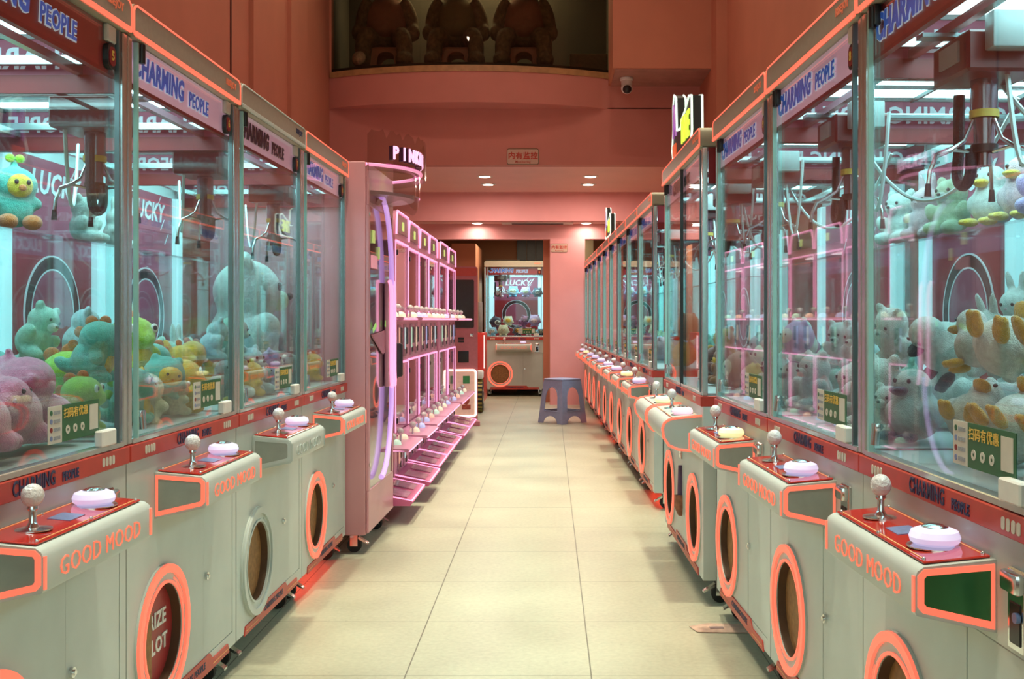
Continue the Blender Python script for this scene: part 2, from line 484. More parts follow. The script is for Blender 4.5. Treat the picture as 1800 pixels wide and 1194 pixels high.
def make_machine(Wd=.84, style='square', lit=True, header='dark', glow=False, double=False, button=None, interior=True, number='5', hatch=None):
    root = empty('claw_machine')
    h = Wd / 2 - .002
    fs = -.2 if not double else None
    holes = [(-.2)] if not double else [-Wd / 2 + .225, Wd / 2 - .225]
    # cabinet
    body = MB(); body.box(-h, h, .055, D, ZB, ZR0, bev=.008, seg=1)
    c = body.build('cabinet', cabside, root)
    f = MB()
    R = .128
    if not double:
        f.plate_hole(-h, .115, ZB, ZR0, 0, .05, holes[0], .304, R)
    else:
        f.plate_hole(-h, 0, ZB, ZR0, 0, .05, holes[0], .304, R)
        f.plate_hole(0, h, ZB, ZR0, 0, .05, holes[1], .304, R)
    f.build('front_panel', cab, root)
    if not double:
        d = MB()
        d.box(.115, h, 0, .05, ZB, .142).box(.115, h, 0, .05, .592, ZR0).box(.385, h, 0, .05, .142, .592)
        d.build('front_panel', cab, root)
        dd = MB(); dd.box(.1165, .3835, .0008, .04, .1435, .5905, bev=.0015, seg=1)
        dr = dd.build('door', cab, root)
        MB().box(.115, .385, .045, .052, .142, .592).build('door_gap', black, root)
    for hx in holes:
        if hatch == 'red' :
            fl = MB(); fl.ring(hx, .304, 0.0, .127, .020, .026, seg=30)
            o = fl.build('prize_hatch', mat('hatch_red', (.35, .03, .03), .4, noise=.1), root)
            t = MB(); t.text('PRIZE', .055, face_front(hx + .005, .0185, .335), fat=.0015, ext=.001)
            t.text('SLOT', .055, face_front(hx + .018, .0185, .27), fat=.0015, ext=.001)
            t.build('hatch_lettering', whitepl, o)
            MB().prism([(hx - .11, .25), (hx - .04, .19), (hx - .04, .42), (hx - .10, .37)], 'y', .010, .014).build('hatch_leaf', brown, o)
        else:
            fl = MB(); fl.ring(hx, .304, 0.0, .127, .020, .026, seg=30); fl.build('prize_hatch', brown, root)
        MB().ring(hx, .304, .1265, .1282, -.003, .024, seg=40).build('hatch_rim_shade', mat('rim_shade_brown', (.10, .05, .025), .5, noise=.1), root)  # dark ring puts the shade of the inner rim into colour
        MB().ring(hx, .304, .1283, .178, -.006, .0, seg=40).build('hatch_bezel', cab, root)
        n = MB()
        n.ring(hx, .304, .155, .1755, -.013, -.004, seg=44)
        n.build('neon_ring', neon if lit else cabside, root)
        n = MB(); n.ring(hx, .304, .1285, .1355, -.010, -.004, seg=40)
        n.ring(hx, .304, .142, .147, -.008, -.004, seg=10, a0=.3, a1=1.1)
        n.ring(hx, .304, .142, .147, -.008, -.004, seg=10, a0=2.6, a1=3.4)
        n.build('inner_neon_ring', neon if lit else cabside, root)
    # lock and coin slots
    def lock(x, z):
        l = MB(); l.cyl((x, .002, z), (x, -.006, z), .011).cyl((x, -.006, z), (x, -.010, z), .006); l.build('lock', chrome, root)

    def coin(x):
        k = MB(); k.box(x - .028, x + .028, -.008, .002, .600, .725, bev=.003, seg=1)
        k.box(x - .028, x + .028, -.022, -.006, .69, .722, bev=.006, seg=2)
        o = k.build('coin_slot', chrome, root)
        k = MB(); k.box(x - .018, x + .018, -.010, -.007, .612, .675, bev=.002, seg=1); k.build('coin_recess', black, o)
        k = MB(); k.cyl((x + .012, -.009, .655), (x + .012, -.016, .655), .008); k.build('coin_button', bluecard, o)
    if not double:
        lock(.14, .372); coin(.31)
    else:
        lock(.0, .51); 
        k = MB(); k.box(-.03, .03, -.008, .002, .47 + .02, .60, bev=.003, seg=1); k.box(-.03, .03, -.022, -.006, .575, .60, bev=.004)
        k.build('coin_slot', chrome, root)
        k = MB(); k.tube([(0, -.004, .46), (0, -.004, .33)], [.012, .016], seg=10).build('mascot_print', mat('print_purple', (.10, .05, .12), .5, noise=.2), root)
        k = MB(); k.tube([(0, -.005, .33), (.004, -.005, .28), (0, -.005, .24)], [.028, .030, .012], seg=10).build('mascot_print', mat('print_brown', (.30, .10, .05), .5, noise=.4, nscale=40), root)
    # red skirt and lettering
    s = MB(); hw = h * .82
    s.prism([(-hw, ZB - .006), (hw, ZB - .006), (hw - .012, ZB + .022), (.19, ZB + .022), (.165, ZB + .044), (-.165, ZB + .044), (-.19, ZB + .022), (-hw + .012, ZB + .022)], 'y', -.004, .0)
    sk = s.build('skirt', red, root)
    t = MB(); t.text('CHARMING PEOPLE', .026, face_front(0, -.0045, ZB + .022), fat=.0008, ext=.0006); t.build('skirt_lettering', navy, sk)
    for xa, xb in ((-hw + .015, -.19), (.19, hw - .015)):
        MB().box(xa, xb, -.0052, -.004, ZB + .006, ZB + .008).build('skirt_line', gold, sk)
    for x in (-h + .07, h - .07):
        for y in (.075, D - .08): caster(root, x, y)
    if glow:
        MB().box(-h + .1, h - .1, .10, .13, ZB - .012, ZB - .001).build('underglow_strip', underglow, root)
    # red band
    b = MB(); b.box(-h, h, -.010, D, ZR0, ZR1, bev=.002, seg=1)
    bd = b.build('red_band', red, root)
    t = MB(); t.text('CHARMING', .040, face_front(-.035, -.0108, .788), fat=.0008, ext=.0007, sx=.76)
    t.build('band_lettering', navy, bd); t = MB()
    t.text('PEOPLE', .026, face_front(.115, -.0108, .784), fat=.0009, ext=.0007, sx=.8)
    t.build('band_lettering', navy, bd)
    for cx in (-h * .72, h * .72):
        t = MB()
        for i in range(4): t.prism(rrect(cx - .033 + i * .017, cx - .021 + i * .017, .778, .798, .005), 'y', -.0113, -.010)
        t.build('band_marks', cream, bd)
    # posts
    for sx in (-1, 1):
        X = sx * (h - .011)
        for Y in (.006, D - .012):
            p = MB(); p.box(X - .011, X + .011, Y - .010, Y + .012, ZR1, ZG1, bev=.003, seg=1)
            p.build('post', alu, root)
        e = MB(); e.box(sx * (h - .050) - .0035, sx * (h - .050) + .0035, -.007, .004, ZR1 + .012, ZG1 - .005)
        e.build('pane_edge', edgeg if sx < 0 else alud, root)
    if double:
        MB().box(-.009, .009, -.007, .006, ZR1, ZG1).build('post', black, root)
    # sill
    MB().box(-h + .022, h - .022, -.006, .020, ZR1, ZR1 + .014, bev=.002, seg=1).build('sill_rail', alu, root)
    # glass
    gx = h - .022
    gl = MB(); gl.box(-gx, gx, .006, .010, ZR1 + .013, ZG1); gl.build('front_glass', GLASS, root)
    for sx in (-1, 1):
        X = sx * (h - .008)
        g = MB(); g.box(X - .002, X + .002, .02, D - .02, ZR1, 1.63); g.build('side_glass', GLASS, root)
    # back
    MB().box(-h + .02, h - .02, D - .018, D - .004, ZR1, ZG1).build('back_panel', inwhite, root)
    # header
    hd = MB(); hd.box(-gx, gx, .012, .020, 1.662, ZG1)
    H = hd.build('header', darkred if header == 'dark' else mat('header_pale', (.70, .42, .50), .4, emis=(.8, .45, .6), estr=.35, noise=.04), root)
    t = MB(); t.text('CHARMING', .075, face_front(-.19, .0085, 1.712), fat=.0050, ext=.0008, sx=.82, shear=.15)
    t.build('header_outline', whitetxt if header != 'off' else boxface, H); t = MB()
    t.text('PEOPLE', .056, face_front(.10, .0085, 1.704), fat=.0040, ext=.0008, sx=.82, shear=.1)
    t.build('header_outline', whitetxt if header != 'off' else boxface, H)
    t = MB(); t.text('CHARMING', .075, face_front(-.19, .0070, 1.712), fat=.0026, ext=.0008, sx=.82, shear=.15)
    t.build('header_lettering', blue if header != 'off' else navy, H); t = MB()
    t.text('PEOPLE', .056, face_front(.10, .0070, 1.704), fat=.0008, ext=.0008, sx=.82, shear=.1)
    t.build('header_lettering', blue if header != 'off' else navy, H)
    MB().box(-gx, gx, .010, .024, 1.655, 1.664).build('header_rail', redmetal, H)
    k = MB(); k.box(h - .10, h - .055, -.002, .011, 1.725, ZG1, bev=.003, seg=1); k.build('sensor_cover', cream, root)
    k = MB(); k.prism(rrect(h - .10, h - .055, 1.665, 1.722, .018), 'y', -.001, .011); o = k.build('number_badge', black, root)
    k = MB(); k.prism(rrect(h - .094, h - .061, 1.672, 1.715, .015), 'y', -.003, -.0008); k.build('badge_face', redmetal, o)
    k = MB(); k.text(number, .03, face_front(h - .0775, -.0038, 1.694), ext=.0005, fat=.0006); k.build('badge_digit', yellowtx, o)
    k = MB(); k.cyl((-h + .075, -.006, 1.715), (-h + .075, -.006, 1.76), .008).box(-h + .06, -h + .09, -.006, .008, 1.72, 1.762, bev=.002); k.build('hinge', black, root)
    k = MB(); k.cyl((-h + .085, -.004, ZR1 + .03), (-h + .085, .0, ZR1 + .075), .009); k.box(-h + .068, -h + .1, -.006, .004, ZR1 + .06, ZR1 + .075, bev=.002); k.build('glass_lock', chrome, root)
    # side headers
    for sx in (-1, 1):
        X = sx * (h - .008)
        hd = MB(); hd.box(X - .004, X + .004, .02, D - .02, 1.665, ZG1); o = hd.build('side_header', pinkback if not double else redmetal, root)
        MB().box(X - .006, X + .006, .02, D - .02, 1.625, 1.667).build('side_rail', redmetal, root)
        t = MB()
        Mt = Matrix.Translation((X + sx * 0.0, D / 2, 1.703)) @ Matrix.Rotation(sx * PI / 2, 4, 'Z') @ Matrix.Rotation(PI / 2, 4, 'X')
        t.text('CHARMING PEOPLE', .068, Mt, ext=.0056, fat=.002, sx=.95)
        t.build('side_lettering', whitetxt, o)
    # ceiling light
    MB().box(-h + .02, h - .02, .03, D - .02, ZG1 - .012, ZG1 - .002).build('inner_ceiling', inwhite, root)
    cl = MB(); cl.box(-h + .09, h - .09, .10, D - .12, ZG1 - .022, ZG1 - .013); L = cl.build('ceiling_light', led, root)
    gb = MB()
    for i in range(5):
        x = -h + .09 + (2 * h - .18) * i / 4; gb.box(x - .004, x + .004, .09, D - .11, ZG1 - .034, ZG1 - .024)
    for i in range(3):
        y = .10 + (D - .22) * i / 2; gb.box(-h + .08, h - .08, y - .004, y + .004, ZG1 - .036, ZG1 - .026)
    gb.build('light_grille', black, L)
    # led corner strips and back print
    for sx in (-1, 1):
        X = sx * (h - .065)
        MB().box(X - .035, X + .035, D - .05, D - .019, ZR1, 1.655, bev=.004, seg=1).build('corner_strip', ledcol, root)
    bp = MB(); bp.box(-h + .105, h - .105, D - .026, D - .0185, 1.32, 1.655); o = bp.build('back_print', pinkback, root)
    t = MB(); t.text('LUCKY', .11, face_front(.02, D - .0275, 1.57), ext=.001, fat=.003, shear=.2); t.build('back_lettering', whitetxt, o)
    t = MB()
    for (a, bb) in ((.17, 1.50), (.22, 1.44), (-.2, 1.42), (.13, 1.60)):
        t.prism([(a, bb), (a + .006, bb), (a + .05, bb + .05), (a + .044, bb + .05)], 'y', D - .0275, D - .026)
    t.build('back_streak', whitetxt, o)
    bp = MB(); bp.box(-h + .105, h - .105, D - .026, D - .0185, ZR1, 1.32); o = bp.build('back_print', redback, root)
    MB().ring(0, 1.12, .16, .20, D - .030, D - .026, seg=40).build('emblem_ring', black, o)
    MB().ring(0, 1.12, .201, .206, D - .031, D - .026, seg=40).ring(0, 1.12, .154, .159, D - .031, D - .026, seg=40).build('emblem_line', whitetxt, o)
    MB().ring(0, 1.12, 0, .153, D - .029, D - .026, seg=40).build('emblem_disc', pinkback, o)
    # playfield, shelf, chute
    MB().box(-h + .02, h - .02, .02, D - .02, ZR1, ZR1 + .01).build('playfield', playfield, root)
    MB().box(-h + .03, h - .03, .53, D - .035, 1.350, 1.358).build('plush_shelf', ACRYL, root)
    ch = MB(); cx0, cx1 = -h + .03, -h + .25
    ch.box(cx1 - .004, cx1, .028, .24, ZR1 + .012, .97).box(cx0, cx1, .236, .24, ZR1 + .012, .97); ch.build('prize_chute', ACRYL, root)
    # gantry
    g = MB()
    for Y in (.10, D - .13): g.box(-h + .02, h - .02, Y - .009, Y + .009, 1.665, 1.683)
    for sx in (-1, 1): g.box(sx * (h - .04) - .01, sx * (h - .04) + .01, .03, D - .03, 1.684, 1.704)
    g.build('gantry_rail', alu, root)
    xs = [-.2] if not double else [-Wd / 4 - .05, Wd / 4]
    for x in xs: claw_rig(root, x, .17)
    for x in xs:
        m = MB(); m.box(x - .018, x + .018, .04, D - .05, 1.656, 1.664); m.build('cross_rail', alud, root)
    # control boxes
    if not double: control_box(root, -.01, .48, 'square', lit, button=button)
    else:
        control_box(root, Wd / 2 - .345, .62 - .02, 'round', True, button=btnp)
        control_box(root, -Wd / 2 + .275, .53, 'round', True, button=btny)
    light_box(root, Wd, lit, lettering='RISEJOY' if not double else 'LUCKY TIME')
    # stickers (payment code left blank)
    if not double:
        s = MB(); s.box(.11, .285, .0045, .006, .852, .927); st = s.build('payment_sticker', green, root)
        s = MB(); s.box(.050, .109, .0045, .006, .852, .927); s.build('sticker_panel', cream, st)
        s = MB(); s.box(.236, .277, .0035, .0046, .864, .918); s.build('sticker_square', cream, st)
        s = MB(); s.text('扫码有优惠', .022, face_front(.172, .0038, .908), ext=.0004, fat=.0003); s.build('sticker_lettering', yellowtx, st)
        s = MB()
        for i, xx in enumerate((.134, .168, .202)): s.ring(xx, .875, .0035, .009, .0036, .0046, seg=14)
        s.build('sticker_icon', cream, st)
        for i in range(4):
            z = .859 + .017 * i
            s = MB(); s.ring(.062, z + .004, 0, .0052, .0036, .0046, seg=12); s.build('sticker_dot', (bluecard, redmetal, bluecard, green)[i], st)
            s = MB(); s.box(.072, .100, .0036, .0046, z, z + .007); s.build('sticker_print', mat('print_grey', (.30, .33, .36), .5, noise=.3, nscale=300), st)
        s = MB(); s.box(.262, .335, -.014, .006, ZR1 + .014, ZR1 + .050, bev=.003, seg=1); s.build('card_reader', whitepl, root)
    return root


# ------------------------------------------------------------------ plush toys
def plushmat(name, c):
    return mat('plush_' + name, c, 0.95, noise=0.16, nscale=9, bump=1.0, bscale=38, sheen=0.6, spec=0.1)


PC = {
    'pink': (.66, .24, .38), 'lime': (.38, .66, .04), 'teal': (.10, .50, .42), 'yellow': (.80, .52, .05), 'cream': (.60, .62, .42),
    'orange': (.75, .20, .05), 'white': (.62, .66, .62), 'paleblue': (.45, .62, .66), 'sky': (.20, .50, .72), 'lilac': (.50, .34, .62),
    'navy': (.02, .03, .07), 'brown': (.30, .11, .04), 'grey': (.30, .32, .33), 'mint': (.35, .62, .50), 'palepink': (.70, .45, .50),
    'purple': (.36, .14, .34), 'rosewood': (.20, .07, .06), 'olive': (.22, .15, .06), 'gold': (.70, .38, .04)}
for k_, v_ in PC.items(): plushmat(k_, v_)


def P_(n): return MATS['plush_' + n]


def blob(name, parts, m, parent=None, voxel=.06, smooth=6):
    """ellipsoids fused into one soft skin"""
    b = MB()
    for p in parts: b.ell(p[0], p[1], p[2] if len(p) > 2 else (0, 0, 0), u=20, v=14)
    me = bpy.data.meshes.new('x'); b.bm.to_mesh(me); b.bm.free()
    o = bpy.data.objects.new('x', me); COL.objects.link(o)
    r = o.modifiers.new('r', 'REMESH'); r.mode = 'VOXEL'; r.voxel_size = voxel; r.use_smooth_shade = True
    s = o.modifiers.new('s', 'SMOOTH'); s.iterations = smooth; s.factor = .5
    dg = bpy.context.evaluated_depsgraph_get(); dg.update()
    m2 = bpy.data.meshes.new_from_object(o.evaluated_get(dg)); bpy.data.objects.remove(o)
    m2.name = name; m2.materials.clear(); m2.materials.append(m)
    m2.polygons.foreach_set('use_smooth', [True] * len(m2.polygons))
    q = bpy.data.objects.new(name, m2); COL.objects.link(q)
    if parent is not None: q.parent = parent
    return q


PROTO = {}


def eyes(root, y, z, dx, r, white=True):
    for s in (-1, 1):
        if white:
            e = MB().ell((s * dx, y, z), (r, r * .45, r), u=12, v=8).build('eye', whitepl, root)
            MB().ell((s * dx * .97, y - r * .35, z), (r * .55, r * .3, r * .55), u=10, v=8).build('pupil', black, e)
        else:
            MB().ell((s * dx, y, z), (r, r * .6, r), u=10, v=8).build('eye', black, root)


def proto(kind, c1, c2='white', c3='orange'):
    """unit plush: about 1 radius, sits on z=0, looks to -y"""
    k = (kind, c1, c2, c3)
    if k in PROTO: return PROTO[k]
    r = empty('plush_toy')
    if kind == 'dino':
        blob('body', [((0, 0, .62), (.62, .58, .60)), ((0, -.12, 1.28), (.66, .60, .52)), ((0, -.48, 1.12), (.42, .36, .28)),
                      ((.58, -.25, .75), (.24, .20, .18), (0, .5, 0)), ((-.58, -.25, .75), (.24, .20, .18), (0, -.5, 0)),
                      ((.38, -.42, .2), (.24, .34, .2)), ((-.38, -.42, .2), (.24, .34, .2)), ((0, .65, .3), (.22, .42, .2), (.4, 0, 0))], P_(c1), r)
        blob('belly', [((0, -.36, .58), (.40, .30, .42))], P_(c2), r, .07)
        for i, (y, z, q) in enumerate(((-.15, 1.80, .17), (.22, 1.70, .19), (.48, 1.35, .17), (.60, .95, .15))):
            MB().ell((0, y, z), (q * .55, q, q), u=12, v=8).build('crest_spike', P_(c3), r)
        eyes(r, -.62, 1.42, .36, .13)
    elif kind == 'bird':
        blob('body', [((0, 0, .62), (.60, .62, .60)), ((0, -.08, 1.26), (.44, .42, .42)), ((.56, .02, .66), (.16, .38, .30)), ((-.56, .02, .66), (.16, .38, .30)),
                      ((0, .62, .62), (.18, .26, .14), (.5, 0, 0))], P_(c1), r)
        blob('beak', [((0, -.54, 1.20), (.24, .22, .09)), ((0, -.50, 1.12), (.18, .16, .07))], P_(c3), r, .05, 3)
        for s in (-1, 1): blob('foot', [((s * .30, -.58, .14), (.20, .28, .12)), ((s * .40, -.78, .14), (.09, .13, .09)), ((s * .24, -.80, .14), (.09, .13, .09))], P_(c3), r, .05, 3)
        eyes(r, -.44, 1.40, .20, .055, False)
    elif kind == 'bear':
        blob('body', [((0, 0, .60), (.56, .50, .58)), ((0, -.05, 1.30), (.52, .48, .46)), ((.40, 0, 1.70), (.18, .12, .18)), ((-.40, 0, 1.70), (.18, .12, .18)),
                      ((.58, -.20, .72), (.20, .26, .34), (.5, .3, 0)), ((-.58, -.20, .72), (.20, .26, .34), (.5, -.3, 0)),
                      ((.34, -.48, .22), (.24, .42, .22)), ((-.34, -.48, .22), (.24, .42, .22))], P_(c1), r)
        blob('muzzle', [((0, -.48, 1.18), (.22, .16, .16))], P_(c2), r, .05, 3)
        MB().ell((0, -.64, 1.24), (.07, .05, .05), u=10, v=8).build('nose', black, r)
        eyes(r, -.48, 1.38, .22, .06, False)
    elif kind == 'bunny':
        blob('body', [((0, 0, .60), (.60, .54, .60)), ((0, -.05, 1.28), (.50, .46, .44)), ((.22, .04, 1.86), (.13, .10, .40), (0, .15, 0)), ((-.22, .04, 1.86), (.13, .10, .40), (0, -.15, 0)),
                      ((.36, -.46, .2), (.22, .36, .2)), ((-.36, -.46, .2), (.22, .36, .2)), ((.54, -.24, .74), (.17, .24, .17)), ((-.54, -.24, .74), (.17, .24, .17))], P_(c1), r)
        eyes(r, -.46, 1.34, .20, .055, False)
        MB().ell((0, -.52, 1.22), (.05, .03, .035), u=8, v=6).build('nose', P_('palepink'), r)
    elif kind == 'ball':
        blob('body', [((0, 0, .84), (.86, .80, .82)), ((.50, .05, 1.50), (.20, .16, .22)), ((-.50, .05, 1.50), (.20, .16, .22)),
                      ((.42, -.42, .14), (.22, .28, .14)), ((-.42, -.42, .14), (.22, .28, .14)), ((.86, -.1, .6), (.16, .2, .16)), ((-.86, -.1, .6), (.16, .2, .16))], P_(c1), r, .07)
        blob('face', [((0, -.46, .90), (.56, .42, .46))], P_(c2), r, .07, 3)
        if c1 == 'navy':
            for s in (-1, 1): MB().ring(s * .24, .95, .10, .20, -.92, -.84, seg=20).build('glasses', black, r)
        else: eyes(r, -.86, 1.0, .24, .06, False)
        MB().ell((0, -.89, .82), (.05, .03, .03), u=8, v=6).build('nose', P_(c3), r)
    elif kind == 'pig':
        blob('body', [((0, 0, .70), (.92, .78, .68)), ((-.55, -.30, 1.05), (.50, .46, .42)), ((-.92, -.42, .98), (.24, .20, .20)),
                      ((-.40, -.1, 1.48), (.15, .08, .20), (0, .4, 0)), ((-.72, -.05, 1.42), (.15, .08, .20), (0, -.3, 0)),
                      ((.1, -.62, .35), (.26, .34, .22)), ((.6, -.50, .30), (.26, .34, .22)), ((.86, .2, .9), (.14, .14, .14))], P_(c1), r)
        MB().ell((-1.02, -.60, 1.02), (.05, .04, .06), u=8, v=6).build('nostril', P_('purple'), r)
        for s in (-1, 1): MB().ell((-.66 + s * .2, -.70, 1.20), (.05, .04, .05), u=8, v=6).build('eye', black, r)
    elif kind == 'lamb':
        blob('body', [((0, 0, .58), (.50, .46, .52)), ((0, -.05, 1.25), (.60, .50, .50)), ((.5, -.1, .75), (.22, .2, .18)), ((-.5, -.1, .75), (.22, .2, .18)),
                      ((0, 0, 1.8), (.10, .10, .22))], P_(c1), r)
        blob('face', [((0, -.42, 1.20), (.36, .20, .34))], P_(c2), r, .06, 3)
        for s in (-1, 1):
            blob('foot', [((s * .32, -.44, .20), (.26, .34, .22))], P_(c3), r, .07, 3)
            MB().ell((s * .16, -.62, 1.28), (.06, .03, .07), u=8, v=6).build('eye', black, r)
            MB().ell((s * .13, -.05, 1.98), (.13, .10, .12), u=10, v=8).build('horn_tuft', P_('lime'), r)
        MB().ell((0, -.64, 1.12), (.11, .06, .09), u=8, v=6).build('nose', P_('orange'), r)
    PROTO[k] = r
    return r


USED = set()


def put_plush(kind, c1, c2, c3, loc, s, rot, label, group, cat='plush toy'):
    p = proto(kind, c1, c2, c3)
    o = copy_tree(p, sc=s)
    o.location = loc; o.rotation_euler = rot
    tag(o, label, cat, group)
    return o


# ------------------------------------------------------------------ structure
def wallmat(name, c, extra=.05):
    return mat(name, c, .75, noise=extra, nscale=2.5, bump=.15, bscale=60)


paint = wallmat('wall_paint_salmon', (.54, .205, .125))
paintf = wallmat('wall_paint_rose', (.60, .23, .19))
paint2 = wallmat('wall_paint_pink', (.80, .36, .36))
ceilp = wallmat('ceiling_paint_pink', (.86, .50, .47), .03)
doorb = wallmat('far_wall_brown', (.30, .12, .05))


def floor_mat():
    m = bpy.data.materials.new('floor_tiles'); m.use_nodes = True; nt = m.node_tree; b = nt.nodes['Principled BSDF']
    N = nt.nodes.new; Lk = nt.links.new
    tc = N('ShaderNodeTexCoord'); sp = N('ShaderNodeSeparateXYZ'); Lk(tc.outputs['Object'], sp.inputs[0])

    def mth(op, a, bb=None, c=None):
        n = N('ShaderNodeMath'); n.operation = op
        for i, v in enumerate((a, bb, c)):
            if v is None: continue
            if isinstance(v, (int, float)): n.inputs[i].default_value = v
            else: Lk(v, n.inputs[i])
        return n.outputs[0]

    def line(coord, off, step, w):
        t = mth('FRACT', mth('DIVIDE', mth('SUBTRACT', coord, off - 100 * step), step))
        d = mth('MINIMUM', t, mth('SUBTRACT', 1.0, t))
        return mth('LESS_THAN', d, w / step)
    lx = line(sp.outputs[0], -.446, .575, .0022)
    ly = line(sp.outputs[1], 3.943, .60, .0025)
    # tile value and joint darkness varies from tile to tile
    cx = mth('FLOOR', mth('DIVIDE', mth('SUBTRACT', sp.outputs[0], -.446 - 57.5), .575))
    cy = mth('FLOOR', mth('DIVIDE', mth('SUBTRACT', sp.outputs[1], 3.943 - 60 + .3), .60))
    cb = N('ShaderNodeCombineXYZ'); Lk(cx, cb.inputs[0]); Lk(cy, cb.inputs[1])
    wn = N('ShaderNodeTexWhiteNoise'); wn.noise_dimensions = '2D'; Lk(cb.outputs[0], wn.inputs['Vector'])
    lyv = mth('MULTIPLY', ly, mth('POWER', wn.outputs['Value'], .6))
    j = mth('MAXIMUM', mth('MULTIPLY', lx, .8), lyv)
    no = N('ShaderNodeTexNoise'); no.inputs['Scale'].default_value = 2.2; no.inputs['Detail'].default_value = 6
    Lk(tc.outputs['Object'], no.inputs['Vector'])
    n2 = N('ShaderNodeTexNoise'); n2.inputs['Scale'].default_value = 55; n2.inputs['Detail'].default_value = 3
    Lk(tc.outputs['Object'], n2.inputs['Vector'])
    v = mth('ADD', mth('MULTIPLY', no.outputs['Fac'], .6), mth('MULTIPLY', n2.outputs['Fac'], .4))
    rp = N('ShaderNodeValToRGB'); rp.color_ramp.elements[0].position = .33; rp.color_ramp.elements[1].position = .66
    rp.color_ramp.elements[0].color = (.40, .385, .285, 1); rp.color_ramp.elements[1].color = (.55, .53, .40, 1)
    Lk(v, rp.inputs[0])
    # scuff marks
    sc = N('ShaderNodeTexNoise'); sc.inputs['Scale'].default_value = 9; sc.inputs['Distortion'].default_value = 3
    Lk(tc.outputs['Object'], sc.inputs['Vector'])
    scf = mth('MULTIPLY', mth('LESS_THAN', mth('ABSOLUTE', mth('SUBTRACT', sc.outputs['Fac'], .62)), .0025), .25)
    fac = mth('MAXIMUM', mth('MULTIPLY', j, .85), scf)
    mx = N('ShaderNodeMix'); mx.data_type = 'RGBA'; Lk(fac, mx.inputs['Factor']); Lk(rp.outputs[0], mx.inputs[6])
    mx.inputs[7].default_value = (.035, .03, .02, 1)
    Lk(mx.outputs[2], b.inputs['Base Color'])
    rr = mth('ADD', .26, mth('MULTIPLY', no.outputs['Fac'], .22)); Lk(rr, b.inputs['Roughness'])
    bp = N('ShaderNodeBump'); bp.inputs['Strength'].default_value = .3; bp.inputs['Distance'].default_value = .003
    Lk(mth('SUBTRACT', 1.0, j), bp.inputs['Height']); Lk(bp.outputs[0], b.inputs['Normal'])
    return m


XL, XR, YW, YE = -2.28, 1.66, 11.2, 16.85
HZ = 5.3
struct(MB().box(XL - .2, XR + .2, -2.5, YE + .2, -.1, 0).build('floor', floor_mat()))
lw = MB(); lw.box(XL - .12, XL, -2.5, YE, 0, HZ)
for y in (8.2, 9.4): lw.box(XL, XL + .035, y, y + .62, 0, HZ)
struct(lw.build('wall_left', paint))
struct(MB().box(XL, XL + .008, 7.71, 7.73, 0, HZ).build('trim_1', mat('dark_joint', (.12, .03, .02), .7, noise=.1)))
rw = MB(); rw.box(XR, XR + .12, -2.5, YE, 0, HZ); rw.box(XR - .10, XR, 10.1, YW, 0, HZ)
struct(rw.build('wall_right', paint))
struct(MB().box(XL, XR, -2.5, YW + .1, HZ, HZ + .1).build('ceiling', paint))

# upper front wall with the bowed balcony
BX0, BX1 = -2.28, 1.56


def bow(x, amp=.36):
    u = (x - (-.85)) / 1.45
    return YW - amp * max(0.0, 1 - u * u) ** .9 if abs(u) < 1 else YW


def curved(name, m, z0, z1, yin, x0, x1, amp=.36, lift=0.0):
    b = MB(); n = 40; P = []
    for i in range(n + 1):
        x = x0 + (x1 - x0) * i / n; P.append((x, bow(x, amp) - lift))
    P += [(x1, yin), (x0, yin)]
    b.prism(P, 'z', z0, z1)
    return b.build(name, m)


struct(MB().box(XL, XR, YW, YW + .16, 2.71, 3.30).build('wall_front_upper', paintf))
struct(curved('wall_balcony', paintf, 3.29, 3.60, YW + .16, BX0, BX1))
struct(MB().box(XL, XL + .02, YW, YW + .1, 3.6, HZ).build('wall_upper_left', paint))
struct(MB().box(.66, XR, YW, YW + .16, 3.60, HZ).build('wall_upper_right', paint))
struct(curved('trim_2', mat('sill_wood', (.42, .24, .10), .45, noise=.2, nscale=12), 3.60, 3.66, YW + .3, XL + .01, .64, lift=.015))
# display room behind the glass
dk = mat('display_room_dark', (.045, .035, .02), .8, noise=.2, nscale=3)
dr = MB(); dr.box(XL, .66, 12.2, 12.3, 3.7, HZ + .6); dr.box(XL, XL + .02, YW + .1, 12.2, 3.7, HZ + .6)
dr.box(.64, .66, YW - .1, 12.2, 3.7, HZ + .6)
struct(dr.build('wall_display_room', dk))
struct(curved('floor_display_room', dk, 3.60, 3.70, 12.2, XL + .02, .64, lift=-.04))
g = MB(); n = 24
for i in range(n):
    xa = XL + .01 + (2.92) * i / n; xb = XL + .01 + 2.92 * (i + 1) / n
    g.bm.faces.new([g.bm.verts.new(p) for p in ((xa, bow(xa) + .03, 3.66), (xb, bow(xb) + .03, 3.66), (xb, bow(xb) + .03, HZ), (xa, bow(xa) + .03, HZ))])
    g.bm.faces.new([g.bm.verts.new(p) for p in ((xa, bow(xa) + .036, 3.66), (xb, bow(xb) + .036, 3.66), (xb, bow(xb) + .036, HZ), (xa, bow(xa) + .036, HZ))])
struct(g.build('window_1', WIN))
struct(MB().box(.61, XR, 10.42, YW, 3.53, HZ).build('wall_bulkhead', paint))
struct(MB().box(.635, XR - .02, 10.44, YW, 3.522, 3.53).build('trim_3', mat('bulkhead_underside', (.42, .20, .16), .7, noise=.12, nscale=6)))

